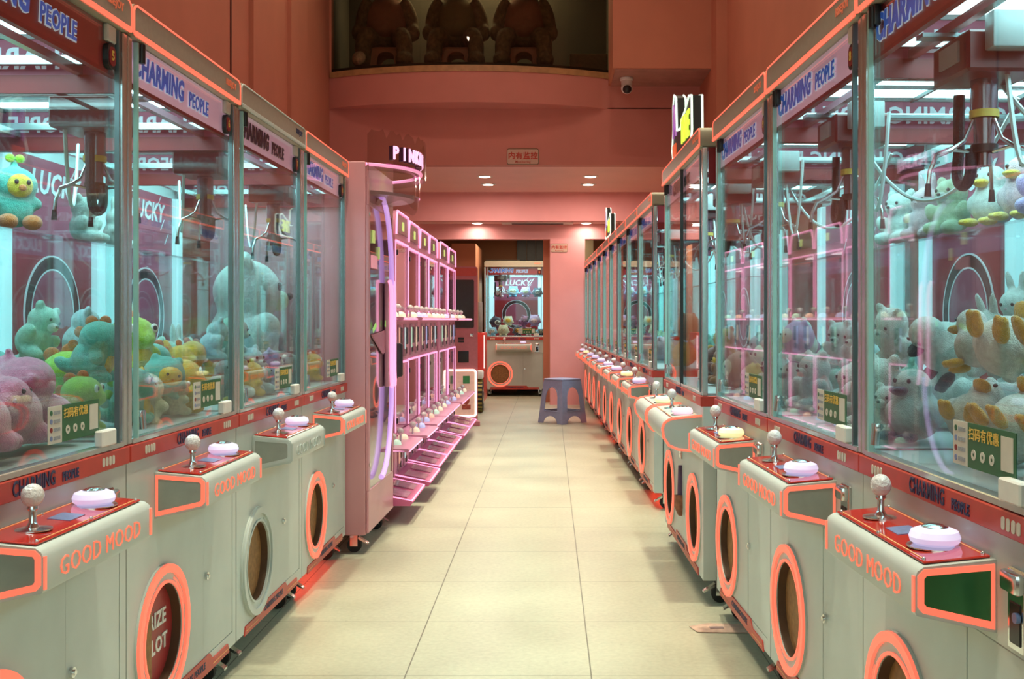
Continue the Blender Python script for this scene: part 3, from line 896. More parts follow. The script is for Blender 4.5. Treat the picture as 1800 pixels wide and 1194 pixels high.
# low ceiling beyond
struct(MB().box(XL, XR, YW + .16, 13.6, 2.71, 2.79).build('ceiling_low', ceilp))
struct(MB().box(XL, XR, 13.6, 13.75, 2.35, 2.79).build('wall_beam', paint2))
struct(MB().box(XL, XR, 13.75, 14.05, 2.35, 2.42).build('ceiling_soffit', ceilp))
struct(MB().box(XL, XR, 14.05, 14.25, 2.155, 2.42).build('wall_beam_far', paint2))
struct(MB().box(XL, XR, 14.25, YE, 2.40, 2.48).build('ceiling_far', doorb))
struct(MB().box(0.005, .46, 14.05, 14.5, 0, 2.155).build('wall_column', paint2))
struct(MB().box(-.085, 0.07, 14.55, 14.8, 0, 2.40).build('wall_column_far', wallmat('far_jamb_orange', (.62, .25, .15))))
fw = MB(); fw.box(XL, XR, 16.72, 16.82, 0, 2.4)
struct(fw.build('wall_far', doorb))
struct(MB().box(-1.35, -1.02, 14.9, 16.3, 0, 2.155).build('wall_far_left', wallmat('far_wall_orange', (.55, .22, .12))))
struct(MB().box(-.98, -.50, 16.66, 16.72, 0, 2.0).build('door_1', wallmat('far_door', (.34, .15, .06))))
struct(MB().box(-.50, -.08, 16.66, 16.72, 0, 2.38).build('far_doorway_dark', mat('dark_far_opening', (.02, .014, .008), .4, noise=.2)))  # near-black slab, coloured to stand in for the dark inside an open doorway
tr = MB()
for x in (-.36, -.22): tr.box(x, x + .012, 16.64, 16.66, 1.9, 2.38)
struct(tr.build('trim_4', mat('far_trim', (.10, .05, .02), .5, noise=.1)))
struct(MB().box(-.98, -.46, 16.62, 16.66, 2.0, 2.03).build('trim_5', mat('far_rail', (.22, .16, .10), .4, noise=.1)))
struct(MB().box(.48, .62, 15.3, 15.35, 0, 2.3).build('wall_far_right', wallmat('far_wall_cream', (.55, .48, .30))))
area('display_fill_light', (-.8, 11.9, 5.1), (1.6, .4), 40, (1.0, .80, .45), rot=(-.35, 0, 0))  # unseen light added so the bears behind the glass show
# unseen fill light added to brighten the far end of the aisle
area('back_fill_light', (-.3, 15.2, 2.36), (1.2, .5), 22, (1.0, .86, .62))
for x, y, z in ((-.725, 12.09, 2.69), (.458, 12.09, 2.69), (-.727, 12.8, 2.69), (.458, 12.8, 2.69), (-.93, 13.89, 2.33), (.47, 13.89, 2.33)):
    area('downlight_lamp', (x, y, z - .012), (.1, .1), 13 if z > 2.5 else 3, (1.0, .80, .66))

# ------------------------------------------------------------------ left and right rows
tL = math.atan(.01263)
def left_loc(yc): return (-1.016 + .01263 * yc, yc, 0)
def right_loc(yc): return (.765 - .0347 * yc, yc, 0)
RL, RR, RF = PI / 2 - tL, -PI / 2 + math.atan(.0347), -PI / 2 + math.atan(.019)

std = make_machine(lit=True, header='dark', number='5')                              # prototype, becomes the first left machine
std.location = left_loc(2.092); std.rotation_euler[2] = RL
tag(std, 'nearest claw machine on the left, coral neon, number 5 badge and pink plush inside', 'claw machine', 'claw machines')
m2_ = make_machine(lit=True, header='pale', number='6', hatch='red')
m2_.location = left_loc(2.935); m2_.rotation_euler[2] = RL
tag(m2_, 'second claw machine from the left edge, red PRIZE hatch and lime plush inside', 'claw machine', 'claw machines')
unlit = make_machine(lit=False, header='off', number='7')
unlit.location = left_loc(3.778); unlit.rotation_euler[2] = RL
tag(unlit, 'claw machine on the left whose ring and edges are unlit white', 'claw machine', 'claw machines')
glowm = make_machine(lit=True, header='pale', number='8', glow=True)
glowm.location = left_loc(4.621); glowm.rotation_euler[2] = RL
tag(glowm, 'left claw machine beside the tall pink cabinet, red glow on floor beneath', 'claw machine', 'claw machines')

copy_tree(std, right_loc(1.935), RR, 'nearest claw machine on the right, with white duck plush inside', 'claw machines')
R1 = copy_tree(glowm, right_loc(2.775), RR, 'second claw machine from the right edge, open claw hanging high', 'claw machines')
gy = make_machine(lit=True, header='pale', number='9', button=btny)
gy.location = right_loc(3.62); gy.rotation_euler[2] = RR
tag(gy, 'third claw machine on the right with yellow-lit button, beside the double machine', 'claw machine', 'claw machines')
dbl = make_machine(Wd=1.24, double=True, header='off')
dbl.location = (.583, 4.765, 0); dbl.rotation_euler[2] = -PI / 2 + .0113
tag(dbl, 'double-width claw machine on the right with two prize holes and rounded consoles', 'claw machine', 'claw machines')

far_specs = [(glowm, 'right claw machine just past the gap beyond the double machine'),
             (gy, 'right claw machine second past the gap, yellow button'),
             (std, 'right claw machine third past the gap'),
             (std, 'right claw machine fourth past the gap'),
             (glowm, 'right claw machine fifth past the gap'),
             (std, 'right claw machine sixth past the gap'),
             (glowm, 'right claw machine seventh past the gap'),
             (gy, 'right claw machine eighth past the gap'),
             (std, 'farthest claw machine of the right row, beside the pink column')]
FAR = []
for i, (src, lb) in enumerate(far_specs):
    yc = 6.25 + .42 + .843 * i
    FAR.append(copy_tree(src, (.605 - .019 * (yc - 6.25), yc, 0), RF, lb, 'claw machines'))
END = copy_tree(std, (-.505, 15.62, 0), 0, 'claw machine facing the camera at the far end of the aisle', 'claw machines', sc=(1.05, 1, 1.06))

for ch in END.children:
    if ch.name.startswith('top_neon_strip'):
        ch.material_slots[0].link = 'OBJECT'; ch.material_slots[0].material = beige
# colourful topper signs
def topper(loc, rz, sc, label):
    r = empty('topper_sign', loc, rz, label, 'sign', 'topper signs')
    pts = [(-.30, 0), (-.34, .05), (-.30, .12), (-.31, .20), (-.27, .24), (-.20, .22), (-.17, .10), (-.05, .09), (.02, .12), (.10, .13), (.22, .16), (.30, .15), (.31, .04), (.28, 0)]
    MB().prism(pts, 'y', -.02, .02).build('sign_body', black, r)
    nm = mat('sign_white_neon', (.8, .9, .85), .4, emis=(.75, 1.0, .85), estr=.9, noise=.02)
    MB().tube([(x, -.022, z) for x, z in pts], .005, closed=True, seg=6).build('sign_outline', nm, r)
    MB().tube([(x, .022, z) for x, z in pts], .005, closed=True, seg=6).build('sign_outline', nm, r)
    t = MB(); t.text('TIME', .12, face_front(.10, -.022, .07), ext=.004, fat=.003); t.build('sign_lettering', mat('sign_yellow', (.6, .75, .05), .4, emis=(.7, .95, .08), estr=.9, noise=.3, nscale=25), r)
    t = MB(); t.text('M', .17, face_front(-.25, -.022, .14), ext=.004, fat=.003); t.build('sign_lettering', mat('sign_purple', (.4, .15, .4), .4, emis=(.5, .2, .6), estr=.5, noise=.4, nscale=30), r)
    t = MB(); t.box(-.31, -.20, -.026, -.021, .02, .06); t.build('sign_patch', mat('sign_red', (.6, .08, .03), .4, emis=(.9, .15, .05), estr=.5, noise=.3, nscale=25), r)
    r.scale = (sc, sc, sc * 1.3)
    return r


topper((.61, 4.80, ZT), -PI / 2 + .0113, 1.0, 'neon-outlined letter sign standing on top of the double machine')
tp = topper((.54, 9.6, ZT), RF, .9, 'smaller neon-outlined letter sign farther down the right row')

# ------------------------------------------------------------------ tall pink cabinet
pinkm = mat('pink_metal', (.60, .27, .31), .35, noise=.05, nscale=6)
pinkp = mat('pink_plastic', (.66, .28, .40), .35, noise=.05, nscale=8, emis=(.8, .25, .45), estr=.02, sample=False)
pc = empty('pink_gift_machine', (-.84, 5.41, 0), PI / 2 - .02, 'tall pink gift machine with curved acrylic top and PINK DATE sign', 'arcade machine')
# local: x along the row (far = +), y into the wall, front at y=0
b = MB(); b.box(-.355, .355, .012, .75, .09, 1.845, bev=.012); b.build('cabinet', pinkm, pc)
MB().box(-.357, -.3555, .115, .118, .10, 1.83).build('side_seam', mat('seam_dark', (.15, .05, .06), .6, noise=.1), pc)
b = MB(); b.box(-.35, .35, 0, .012, .10, .30, bev=.003, seg=1).box(-.35, .35, 0, .012, 1.64, 1.84, bev=.003, seg=1).box(-.35, -.31, 0, .012, .30, 1.64).box(.31, .35, 0, .012, .30, 1.64)
b.build('front_frame', pinkm, pc)
MB().box(-.31, .31, .010, .0135, .30, 1.64).build('inner_backing', mat('gift_inner', (.34, .17, .24), .9, noise=.25, nscale=4), pc)
MB().box(-.31, .31, .003, .006, .30, 1.64).build('front_window', GLASS, pc)
def arcpts(x0, z0, x1, z1, bulge, n=22):
    P = []
    for i in range(n + 1):
        u = i / n
        P.append((x0 + (x1 - x0) * math.sin(u * PI / 2), -.022 - bulge * math.sin(u * PI / 2), z0 + (z1 - z0) * (1 - math.cos(u * PI / 2))))
    return P
up = arcpts(-.14, 1.70, .17, 1.28, .0)
MB().tube(up, .013, seg=10).build('neon_curve', lilacneon, pc)
dn = arcpts(-.14, .335, .17, .80, .0)
MB().tube(dn, .013, seg=10).build('neon_curve', lilacneon, pc)
MB().tube([(-.15, -.014, 1.69), (-.15, .002, 1.66)], .02, seg=8).build('curve_mount', pinkm, pc)
for xx in (.11, .21):
    P = [(xx + .03, -.026, .76), (xx + .01, -.030, .79), (xx, -.030, .84), (xx, -.030, 1.22), (xx - .01, -.030, 1.27), (xx - .03, -.026, 1.30)]
    MB().tube(P, .010, seg=10).build('neon_loop', pinkneon, pc)
MB().box(.07, .25, -.022, 0, .76, 1.29, bev=.008).build('neon_carrier', pinkp, pc)
MB().prism([(-.30, 1.03), (.30, 1.06), (.30, .95), (0, .93)], 'y', -.006, -.001).build('gift_ribbon_print', mat('ribbon_print', (.45, .16, .22), .4, noise=.1), pc)
k = MB(); k.prism([(-.28, 1.06), (-.20, 1.09), (-.18, 1.07), (-.27, 1.04)], 'y', -.008, -.006).prism([(.06, 1.10), (.2, 1.06), (.2, 1.03), (.05, 1.07)], 'y', -.008, -.006)
k.build('ribbon_mark', mat('lime_mark', (.35, .75, .15), .4, emis=(.4, .9, .2), estr=.3, noise=.05), pc)
k = MB(); k.box(.27, .31, -.06, 0, .80, .98, bev=.012); k.build('handle', black, pc)
k = MB()
for z in (1.60, .42): k.cyl((-.33, .0, z), (-.33, -.006, z), .011)
k.build('lock', chrome, pc)
k = MB(); k.box(-.25, -.20, -.004, .002, 1.47, 1.53).box(-.10, -.07, -.004, .002, 1.40, 1.46); k.build('price_tag', mat('tag_yellow', (.7, .8, .25), .5, emis=(.7, .9, .3), estr=.3, noise=.1), pc)
k = MB(); k.box(-.28, -.14, -.004, .002, 1.35, 1.41); k.build('pink_tag', mat('tag_pink', (.8, .35, .4), .5, emis=(.9, .35, .45), estr=.4, noise=.05), pc)
# drum
dx, dy, dr_ = .0, .20, .39
def arc(r, a0, a1, z, n=26):  # angle measured from -y (front), positive to +x
    return [(dx + r * math.sin(a0 + (a1 - a0) * i / n), dy - r * math.cos(a0 + (a1 - a0) * i / n), z) for i in range(n + 1)]
A = 1.08
q = MB()
outer, inner = arc(dr_, -A, A, 0), arc(dr_ - .02, -A, A, 0)
q.prism([(p[0], p[1]) for p in outer] + [(p[0], p[1]) for p in inner[::-1]], 'z', 1.71, 1.83); q.build('drum', ACRYL, pc)
q = MB(); q.prism([(p[0], p[1]) for p in arc(dr_ - .03, -A, A, 0)], 'z', 1.70, 1.715); q.build('drum_floor', mat('drum_pink', (.55, .34, .40), .3, noise=.1), pc)
MB().tube(arc(dr_ + .004, -A, A, 1.832), .008, seg=8).build('neon_arc', pinkneon, pc)
# lower scalloped skirt of the drum
q = MB(); n = 40
for i in range(n):
    a, b2 = -A + 2 * A * i / n, -A + 2 * A * (i + 1) / n
    def pt(a, z, r=dr_ - .006): return (dx + r * math.sin(a), dy - r * math.cos(a), z)
    za, zb = 1.70 + .018 * math.sin(a * 9), 1.70 + .018 * math.sin(b2 * 9)
    for rr in (dr_ - .006, dr_ - .010):
        q.bm.faces.new([q.bm.verts.new(v) for v in (pt(a, 1.66 + (za - 1.70), rr), pt(b2, 1.66 + (zb - 1.70), rr), pt(b2, 1.71, rr), pt(a, 1.71, rr))])
q.build('drum_skirt', FILM, pc)
for i, chh in enumerate('PINKDATE'):
    a = -.68 + .15 * i
    Mt = Matrix.Translation((dx + (dr_ + .012) * math.sin(a), dy - (dr_ + .012) * math.cos(a), 1.895)) @ Matrix.Rotation(a, 4, 'Z') @ Matrix.Rotation(PI / 2, 4, 'X')
    o = MB(); o.text(chh, .088, Mt, ext=.003, fat=.002, sx=.8); o2 = o.build('sign_letter', mat('sign_pink_white', (.9, .6, .8), .4, emis=(1.0, .50, .80), estr=1.8, noise=.02), pc)
    Mt2 = Matrix.Translation((dx + (dr_ - .006) * math.sin(a), dy - (dr_ - .006) * math.cos(a), 1.895)) @ Matrix.Rotation(a, 4, 'Z') @ Matrix.Rotation(PI / 2, 4, 'X')
    o = MB(); o.text(chh, .088, Mt2, ext=.013, fat=.004, sx=.8); o.build('letter_return', mat('letter_black_purple', (.05, .01, .05), .4, noise=.05), o2)
MB().tube(arc(dr_ + .0, -.80, .55, 1.838), .006, seg=6).build('letter_rail', mat('rail_magenta', (.5, .1, .3), .4, emis=(.9, .15, .5), estr=.5, noise=.05), pc)
# torn film round the top
q = MB(); n = 46; random.seed(3)
top = [2.0 - .02 * random.random() - (.05 * random.random() if i % 5 == 0 else 0) for i in range(n + 1)]
for i in range(n):
    a, b2 = -1.08 + 2.16 * i / n, -1.08 + 2.16 * (i + 1) / n
    for rr in (dr_ + .028, dr_ + .0295):
        q.bm.faces.new([q.bm.verts.new(v) for v in (pt(a, 1.80, rr), pt(b2, 1.80, rr), pt(b2, top[i + 1], rr), pt(a, top[i], rr))])
q.build('protective_film', FILM, pc)
for x in (-.28, .28):
    for y in (.08, .66): caster(pc, x, y)

# ------------------------------------------------------------------ pink two-tier mini claw machines
mp = mat('mini_machine_pink', (.72, .30, .46), .3, noise=.04, nscale=8)
mpk = mat('mini_machine_hot_pink', (.75, .16, .34), .35, noise=.05, nscale=8)
mirror = mat('mini_back_mirror', (.45, .42, .42), .12, .9, noise=.15, nscale=6)
pal = [mat('mini_lamp_' + n_, c_, .3, emis=c_, estr=.42, noise=.05) for n_, c_ in (('green', (.58, .85, .66)), ('yellow', (.9, .78, .58)), ('blue', (.55, .58, .92)), ('orange', (.98, .55, .42)), ('cyan', (.62, .84, .86)))]


def make_mini(Wm=.60, k=0):
    r = empty('mini_claw_machine')
    h = Wm / 2 - .002
    b = MB(); b.box(-h, h, .30, .62, .09, 1.62, bev=.005, seg=1)                           # back body
    b.box(-h, h, 0, .30, .84, 1.10, bev=.004, seg=1).box(-h, h, 0, .30, .09, .40, bev=.004, seg=1)
    b.box(-h, h, 0, .30, 1.585, 1.62).box(-h, -h + .022, 0, .30, .40, .84).box(h - .022, h, 0, .30, .40, .84)
    b.box(-h, -h + .022, 0, .30, 1.10, 1.585).box(h - .022, h, 0, .30, 1.10, 1.585)
    b.build('cabinet', mp, r)
    MB().box(-h + .03, h - .03, .29, .299, .42, .83).box(-h + .03, h - .03, .29, .299, 1.12, 1.58).build('mirror_back', mirror, r)
    hp = [(-h + .01, 1.62), (h - .01, 1.62), (h - .02, 1.70), (h - .05, 1.765), (-h + .05, 1.765), (-h + .02, 1.70)]
    MB().prism(hp, 'y', .0, .06).build('header', mp, r)
    MB().tube([(x, -.008, z) for x, z in hp[1:] + hp[:1]], .006, seg=6).build('header_neon', pinkneon, r)
    MB().prism([(x * .86, (z - 1.69) * .78 + 1.692) for x, z in hp], 'y', -.006, 0).build('header_screen', mat('header_screen_dark', (.20, .10, .12), .25, noise=.1), r)
    MB().prism(rrect(-.02, .045, 1.66, 1.715, .006), 'y', -.010, -.005).build('header_card', mat('header_card_lime', (.6, .75, .2), .4, emis=(.6, .8, .25), estr=.6, noise=.2, nscale=60), r)
    for z0, z1 in ((.42, .835), (1.115, 1.58)):
        g = MB(); g.box(-h + .022, h - .022, .004, .008, z0, z1); g.build('window_glass', GLASS, r)
        n = MB()
        for x in (-h + .014, h - .014): n.box(x - .005, x + .005, -.006, .002, z0, z1, bev=.002, seg=1)
        n.box(-h + .014, h - .014, -.008, .002, z1 - .004, z1 + .008)
        n.build('window_neon', pinkneon, r)
        hg = MB()
        for z in (z0 + .07, z1 - .07): hg.box(-h + .022, -h + .047, -.014, .004, z - .016, z + .016, bev=.002, seg=1)
        hg.build('hinge', black, r)
        lt = MB(); lt.box(-h + .05, h - .05, .10, .16, z1 - .006, z1 + .001); lt.build('window_lamp', mat('mini_window_lamp', (.9, .85, .85), .4, emis=(1.0, .80, .85), estr=2.2, noise=.02), r)
        c = MB(); c.cyl((.03, .15, z1 - .01), (.03, .15, z1 - .10), .008)
        for a in (0, 2.1, 4.2): c.tube([(.03, .15, z1 - .10), (.03 + .035 * math.cos(a), .15 + .035 * math.sin(a), z1 - .125), (.03 + .02 * math.cos(a), .15 + .02 * math.sin(a), z1 - .165)], .003, seg=6)
        c.build('claw', chrome, r)
    # upper shelf with domes
    for z, out in ((1.112, .16), (.40, .19)):
        s = MB(); s.prism([(0, z - .012), (-out, z - .018 if z > 1 else z - .012), (-out - .008, z), (-out, z + .006), (0, z + .010)], 'x', -h + .004, h - .004)
        sh = s.build('control_shelf', mp, r)
        MB().tube([(-h + .006, -.005, z - .006), (-h + .006, -out - .006, z - .006), (h - .006, -out - .006, z - .006), (h - .006, -.005, z - .006)], .005, seg=6).build('shelf_neon', pinkneon, sh)
        for x in (-.15, .14):
            d = MB(); d.lathe([(.032, 0), (.030, .016), (.02, .028), (.006, .033)], (x + .05, -out * .5, z + .006), seg=16); d.build('dome_button', pal[(k + (1 if x > 0 else 0)) % 5], sh)
            j = MB(); j.cyl((x - .05, -out * .5, z + .005), (x - .05, -out * .5, z + .048), .006, seg=8).ell((x - .05, -out * .5, z + .062), .020, u=12, v=8); j.build('joystick', crystal, sh)
    # coin panels
    for z0, z1 in ((.865, 1.075), (.17, .36)):
        for j, x in enumerate((-.13, .13)):
            q = MB(); q.box(x - .055, x + .055, -.006, .001, z0, z1, bev=.003, seg=1); cp = q.build('coin_panel', mat('coin_panel_rose', (.50, .25, .33), .3, .3, noise=.08), r)
            q = MB(); q.box(x - .040, x - .012, -.012, -.005, z0 + .05, z1 - .02, bev=.004, seg=1); q.build('coin_lamp', pal[(k * 2 + j + 1) % 5], cp)
            q = MB(); q.box(x + .005, x + .042, -.020, -.005, z0 + .08, z1 - .02, bev=.004, seg=1); q.box(x + .01, x + .036, -.014, -.005, z0 + .02, z0 + .06, bev=.002, seg=1); q.build('coin_mech', mat('coin_mech_grey', (.18, .15, .17), .25, .7, noise=.1), cp)
    # tray
    t = MB(); t.prism([(0, .165), (-.02, .165), (-.205, .125), (-.215, .118), (-.20, .098), (0, .10)], 'x', -h + .01, h - .01); ty = t.build('prize_tray', mpk, r)
    t = MB(); t.tube([(-h + .012, 0, .168), (-h + .012, -.208, .125), (h - .012, -.208, .125), (h - .012, 0, .168)], .005, seg=6); t.build('tray_neon', pinkneon, ty)
    t = MB()
    sl = math.atan2(.04, .185)
    for x in (-.14, .14):
        t.box(-.095, .095, -.065, .065, 0, .004, M=Matrix.Translation((x, -.112, .1475)) @ Matrix.Rotation(sl, 4, 'X'))
    t.build('tray_flap', mat('tray_flap_clear', (.70, .42, .50), .12, noise=.2, nscale=20, coat=.5), ty)
    MB().box(-h, h, .02, .60, .0, .089).build('plinth', mat('mini_plinth_dark', (.06, .03, .035), .6, noise=.1), r)
    return r


minis = []
mdl = [('first mini claw machine of the pink two-tier row, half hidden behind the tall pink cabinet'),
       ('pink mini claw machine right beyond the tall pink cabinet, tallest header in view'),
       ('pink mini claw machine third in the two-tier row'), ('pink mini claw machine fourth in the two-tier row'),
       ('pink mini claw machine fifth in the two-tier row'), ('pink mini claw machine sixth, just past the break in the row'),
       ('last pink mini claw machine of the row, beside the payment kiosk')]
mys = [5.99 + .12, 6.80, 7.50, 8.12, 8.74, 9.48, 10.26]
wid = [.60, .60, .60, .60, .60, .74, .74]
mprot = [make_mini(.60, i) for i in range(3)]
for i, (yy, ww) in enumerate(zip(mys, wid)):
    if i < 3: o = mprot[i]
    else: o = copy_tree(mprot[i % 3])
    off = {0: -.95, 1: -.93, 2: -.945, 3: -.945, 4: -.945, 5: -.93, 6: -.93}[i]
    o.location = (off, yy, 0); o.rotation_euler = (0, 0, PI / 2 - .002); o.scale = (ww / .60, 1, 1)
    tag(o, mdl[i], 'mini claw machine', 'pink two-tier mini claw machines'); minis.append(o)

# kiosk
kx = empty('payment_kiosk', (-.862, 11.25, 0), math.radians(10), 'pink payment kiosk with dark screen and lit white poster frame', 'kiosk')
kp = mat('kiosk_rose', (.55, .17, .20), .4, noise=.05)
b = MB(); b.prism(rrect(-.20, .115, .05, 1.66, .03), 'y', 0, .35); b.build('cabinet', kp, kx)
MB().box(-.22, .135, -.05, .36, 0, .05, bev=.006).build('base', kp, kx)
MB().prism(rrect(-.15, .075, 1.02, 1.52, .015), 'y', -.008, 0).build('screen', mat('kiosk_screen', (.05, .025, .02), .15, noise=.05), kx)
MB().prism(rrect(-.19, .105, 1.56, 1.645, .02), 'y', -.006, 0).build('top_cap', mat('kiosk_red', (.6, .08, .06), .4, noise=.05), kx)
MB().box(.03, .07, -.012, 0, .93, .96, bev=.002).build('card_slot', chrome, kx)
MB().box(-.09, -.03, -.006, 0, .87, .89).box(-.09, -.03, -.006, 0, .90, .92).build('bill_slot', black, kx)
MB().box(-.09, .02, -.006, 0, .66, .78, bev=.003).build('coin_outlet', black, kx)
m = MB(); m.tube([(x, -.006, z) for x, z in rrect(-.14, .095, .10, .58, .03)], .011, closed=True, seg=8)
m.build('poster_light', mat('warm_white_tube', (.9, .8, .7), .4, emis=(1.0, .78, .62), estr=2.0, noise=.02), kx)
po = MB().prism(rrect(-.13, .085, .11, .57, .025), 'y', -.004, 0).build('poster', mat('poster_pale', (.72, .45, .36), .4, emis=(.9, .5, .4), estr=.25, noise=.1), kx)
MB().box(-.04, .03, -.007, -.004, .44, .52).build('poster_patch', mat('poster_green', (.06, .30, .10), .4, noise=.1), po)
MB().ell((-.005, -.005, .27), (.035, .003, .05)).box(-.05, .04, -.007, -.004, .17, .22).build('poster_patch', mat('poster_red', (.5, .08, .05), .4, noise=.3, nscale=40), po)

# red ride cabinet behind the kiosk
rc = empty('red_arcade_cabinet', (-.84, 13.0, 0), 0, 'narrow red arcade cabinet with black tyre, behind the payment kiosk', 'arcade machine')
MB().box(-.10, .055, 0, .6, .12, .95, bev=.01).build('cabinet', mat('ride_red', (.62, .04, .03), .3, noise=.05), rc)
MB().box(-.02, .03, .02, .08, .95, 1.32, bev=.008).build('screen_arm', mat('ride_grey', (.30, .28, .26), .3, noise=.1), rc)
t = MB(); t.cyl((-.06, -.12, .20), (.05, -.12, .20), .185, seg=28); t.build('tyre', rubber, rc)
MB().cyl((-.065, -.12, .20), (.055, -.12, .20), .10, seg=20).build('wheel_rim', chrome, rc)
t = MB()
for i in range(22):
    a = 2 * PI * i / 22; t.box(-.055, .045, -.012, .012, .183, .193, M=Matrix.Translation((0, -.12, .20)) @ Matrix.Rotation(a, 4, 'X'))
t.build('tyre_tread', mat('tread_gold', (.35, .28, .06), .5, noise=.1), rc)
MB().box(-.07, .05, -.20, .02, .40, .50, bev=.02).build('fender', whitepl, rc)
MB().box(.048, .058, -.004, .004, .52, .92).build('light_bar', mat('ride_lamp', (.9, .7, .7), .4, emis=(1, .6, .55), estr=1.5, noise=.02), rc)

# ------------------------------------------------------------------ blue plastic stool
def stool(loc, rz, m, label, H=.47, top=.15, base=.215, parent=None, cat='stool'):
    r = empty('plastic_stool', loc, rz, label, cat)
    s = MB(); s.box(-top, top, -top, top, H - .022, H, bev=.012); s.build('seat', m, r)
    # skirt with four arched openings and corner legs, as one moulded shell
    sk = MB(); n = 14
    for q in range(4):
        M = Matrix.Rotation(q * PI / 2, 4, 'Z')
        def at(z): u = (H - .015 - z) / (H - .015); return top - .004 + (base - top) * u
        zb = .0; arch_w = .085
        cols = []
        for i in range(-n, n + 1):
            f = i / n
            cols.append(f)
        def zlow(f):
            a = abs(f)
            if a > .62: return 0.0
            return (H * .36) * 1 if a > .60 else None
        # arch: open between z=0.. for central foot gap, bar, window
        def strip(f0, f1, z0f, z1f, k=8):
            for t_ in range(k):
                qd = []
                for f, u in ((f0, t_ / k), (f1, t_ / k), (f1, (t_ + 1) / k), (f0, (t_ + 1) / k)):
                    z0, z1 = (z0f(f), z1f(f)); z = z0 + (z1 - z0) * u; w = at(z)
                    qd.append((f * w, -w, z))
                for th in (0, .006):
                    vs = [sk.bm.verts.new(M @ Vector((a, b_ + th, c_))) for a, b_, c_ in qd]; sk.bm.faces.new(vs)
        topz = lambda f: H - .02
        archtop = lambda f: H * .60 + H * .22 * math.sqrt(max(0, 1 - (f / .60) ** 2))
        barb = lambda f: H * .17 * math.sqrt(max(0, 1 - (f / .58) ** 2)) if abs(f) < .58 else 0
        bart = lambda f: H * .28
        N = 12
        for i in range(N):
            f0, f1 = -.60 + 1.2 * i / N, -.60 + 1.2 * (i + 1) / N
            strip(f0, f1, archtop, topz, 3); strip(f0, f1, barb, bart, 2)
        for sg in (-1, 1):
            for i in range(3):
                f0, f1 = .60 + .4 * i / 3, .60 + .4 * (i + 1) / 3
                strip(sg * f0, sg * f1, lambda f: 0.0, topz, 6)
        # thick rim of the arch
        P = []
        for i in range(17):
            f = -.60 + 1.2 * i / 16; z = archtop(f); P.append(M @ Vector((f * at(z), -at(z) - .002, z)))
        P = [M @ Vector((-.60 * at(H * .28), -at(H * .28) - .002, H * .28))] + P + [M @ Vector((.60 * at(H * .28), -at(H * .28) - .002, H * .28))]
        sk.tube(P, .006, closed=True, seg=6)
    sk.build('leg_frame', m, r)
    return r


stm = mat('stool_blue_grey', (.30, .34, .54), .45, noise=.05)
stool((.138, 11.62, 0), math.radians(44), stm, 'blue-grey plastic stool standing in the aisle before the pink column', H=.475, top=.145, base=.19)

# ------------------------------------------------------------------ wall signs, camera, lights, vent
def cn_sign(loc, sc, label):
    r = empty('notice_sign', loc, 0, label, 'sign', 'surveillance notices')
    r.scale = (sc,) * 3
    MB().prism(rrect(-.165, .165, 0, .165, .02), 'y', -.006, 0).build('panel', mat('notice_panel', (.62, .42, .32), .6, noise=.05), r)
    MB().tube([(x, -.007, z) for x, z in rrect(-.163, .163, .002, .163, .02)], .003, closed=True, seg=6).build('border', mat('notice_border', (.10, .10, .04), .6, noise=.05), r)
    rt = mat('notice_red', (.50, .05, .03), .6, noise=.05)
    MB().text('内有监控', .075, face_front(0, -.007, .088), ext=.001, fat=.002).build('lettering', rt, r)
    MB().text('Monitoring', .033, face_front(0, -.007, .028), ext=.001, fat=.0006).build('lettering', rt, r)
    return r


cn_sign((-.276, YW, 2.712), 1.0, 'surveillance notice with red Chinese characters on the wall above the low ceiling')
cn_sign((.125, 14.05, 1.985), .66, 'small surveillance notice on the pink column at the end of the aisle')

cc = empty('security_camera', (.77, 10.80, 3.515), 0, 'white security camera hanging under the bulkhead', 'security camera')
MB().lathe([(.066, 0), (.066, -.022), (.058, -.03), (.05, -.034)], (0, 0, .005)).build('mount', whitepl, cc)
MB().cyl((0, 0, -.02), (0, -.03, -.10), .058, .050, seg=24).ell((0, -.032, -.105), (.058, .058, .055)).build('housing', whitepl, cc)
MB().ell((0, -.060, -.118), (.045, .042, .044)).build('lens', black, cc)

dlm = mat('downlight_glow', (1, .9, .8), .4, emis=(1.0, .86, .66), estr=14.0, noise=.01)
for i, (x, y, z, lb) in enumerate(((-.725, 12.09, 2.71, 'recessed downlight, front left of the four in the low ceiling'), (.458, 12.09, 2.71, 'recessed downlight, front right of the four in the low ceiling'),
                     (-.727, 12.80, 2.71, 'recessed downlight, rear left of the four in the low ceiling'), (.458, 12.80, 2.71, 'recessed downlight, rear right of the four in the low ceiling'),
                     (-.93, 13.89, 2.35, 'recessed downlight in the far soffit, left end'), (.47, 13.89, 2.35, 'recessed downlight in the far soffit, right end'))):
    dl = empty('downlight', (x, y, z), 0, lb, 'ceiling light', 'recessed downlights')
    MB().lathe([(.060, 0), (.090, 0), (.090, -.005), (.062, -.008)], (0, 0, 0), seg=28).build('bezel', whitepl, dl)
    MB().lathe([(.058, -.004), (.060, -.0095), (.03, -.0105)], (0, 0, 0), seg=24).build('lamp', dlm, dl)
v = empty('air_vent', (-.155, 13.9, 2.35), 0, 'long air-conditioning grille in the far soffit', 'air vent')
MB().box(-.46, .46, -.10, .10, -.012, 0, bev=.003).build('frame', whitepl, v)
b = MB(); b.box(-.33, .33, -.075, .075, -.014, -.011); b.build('grille', black, v)

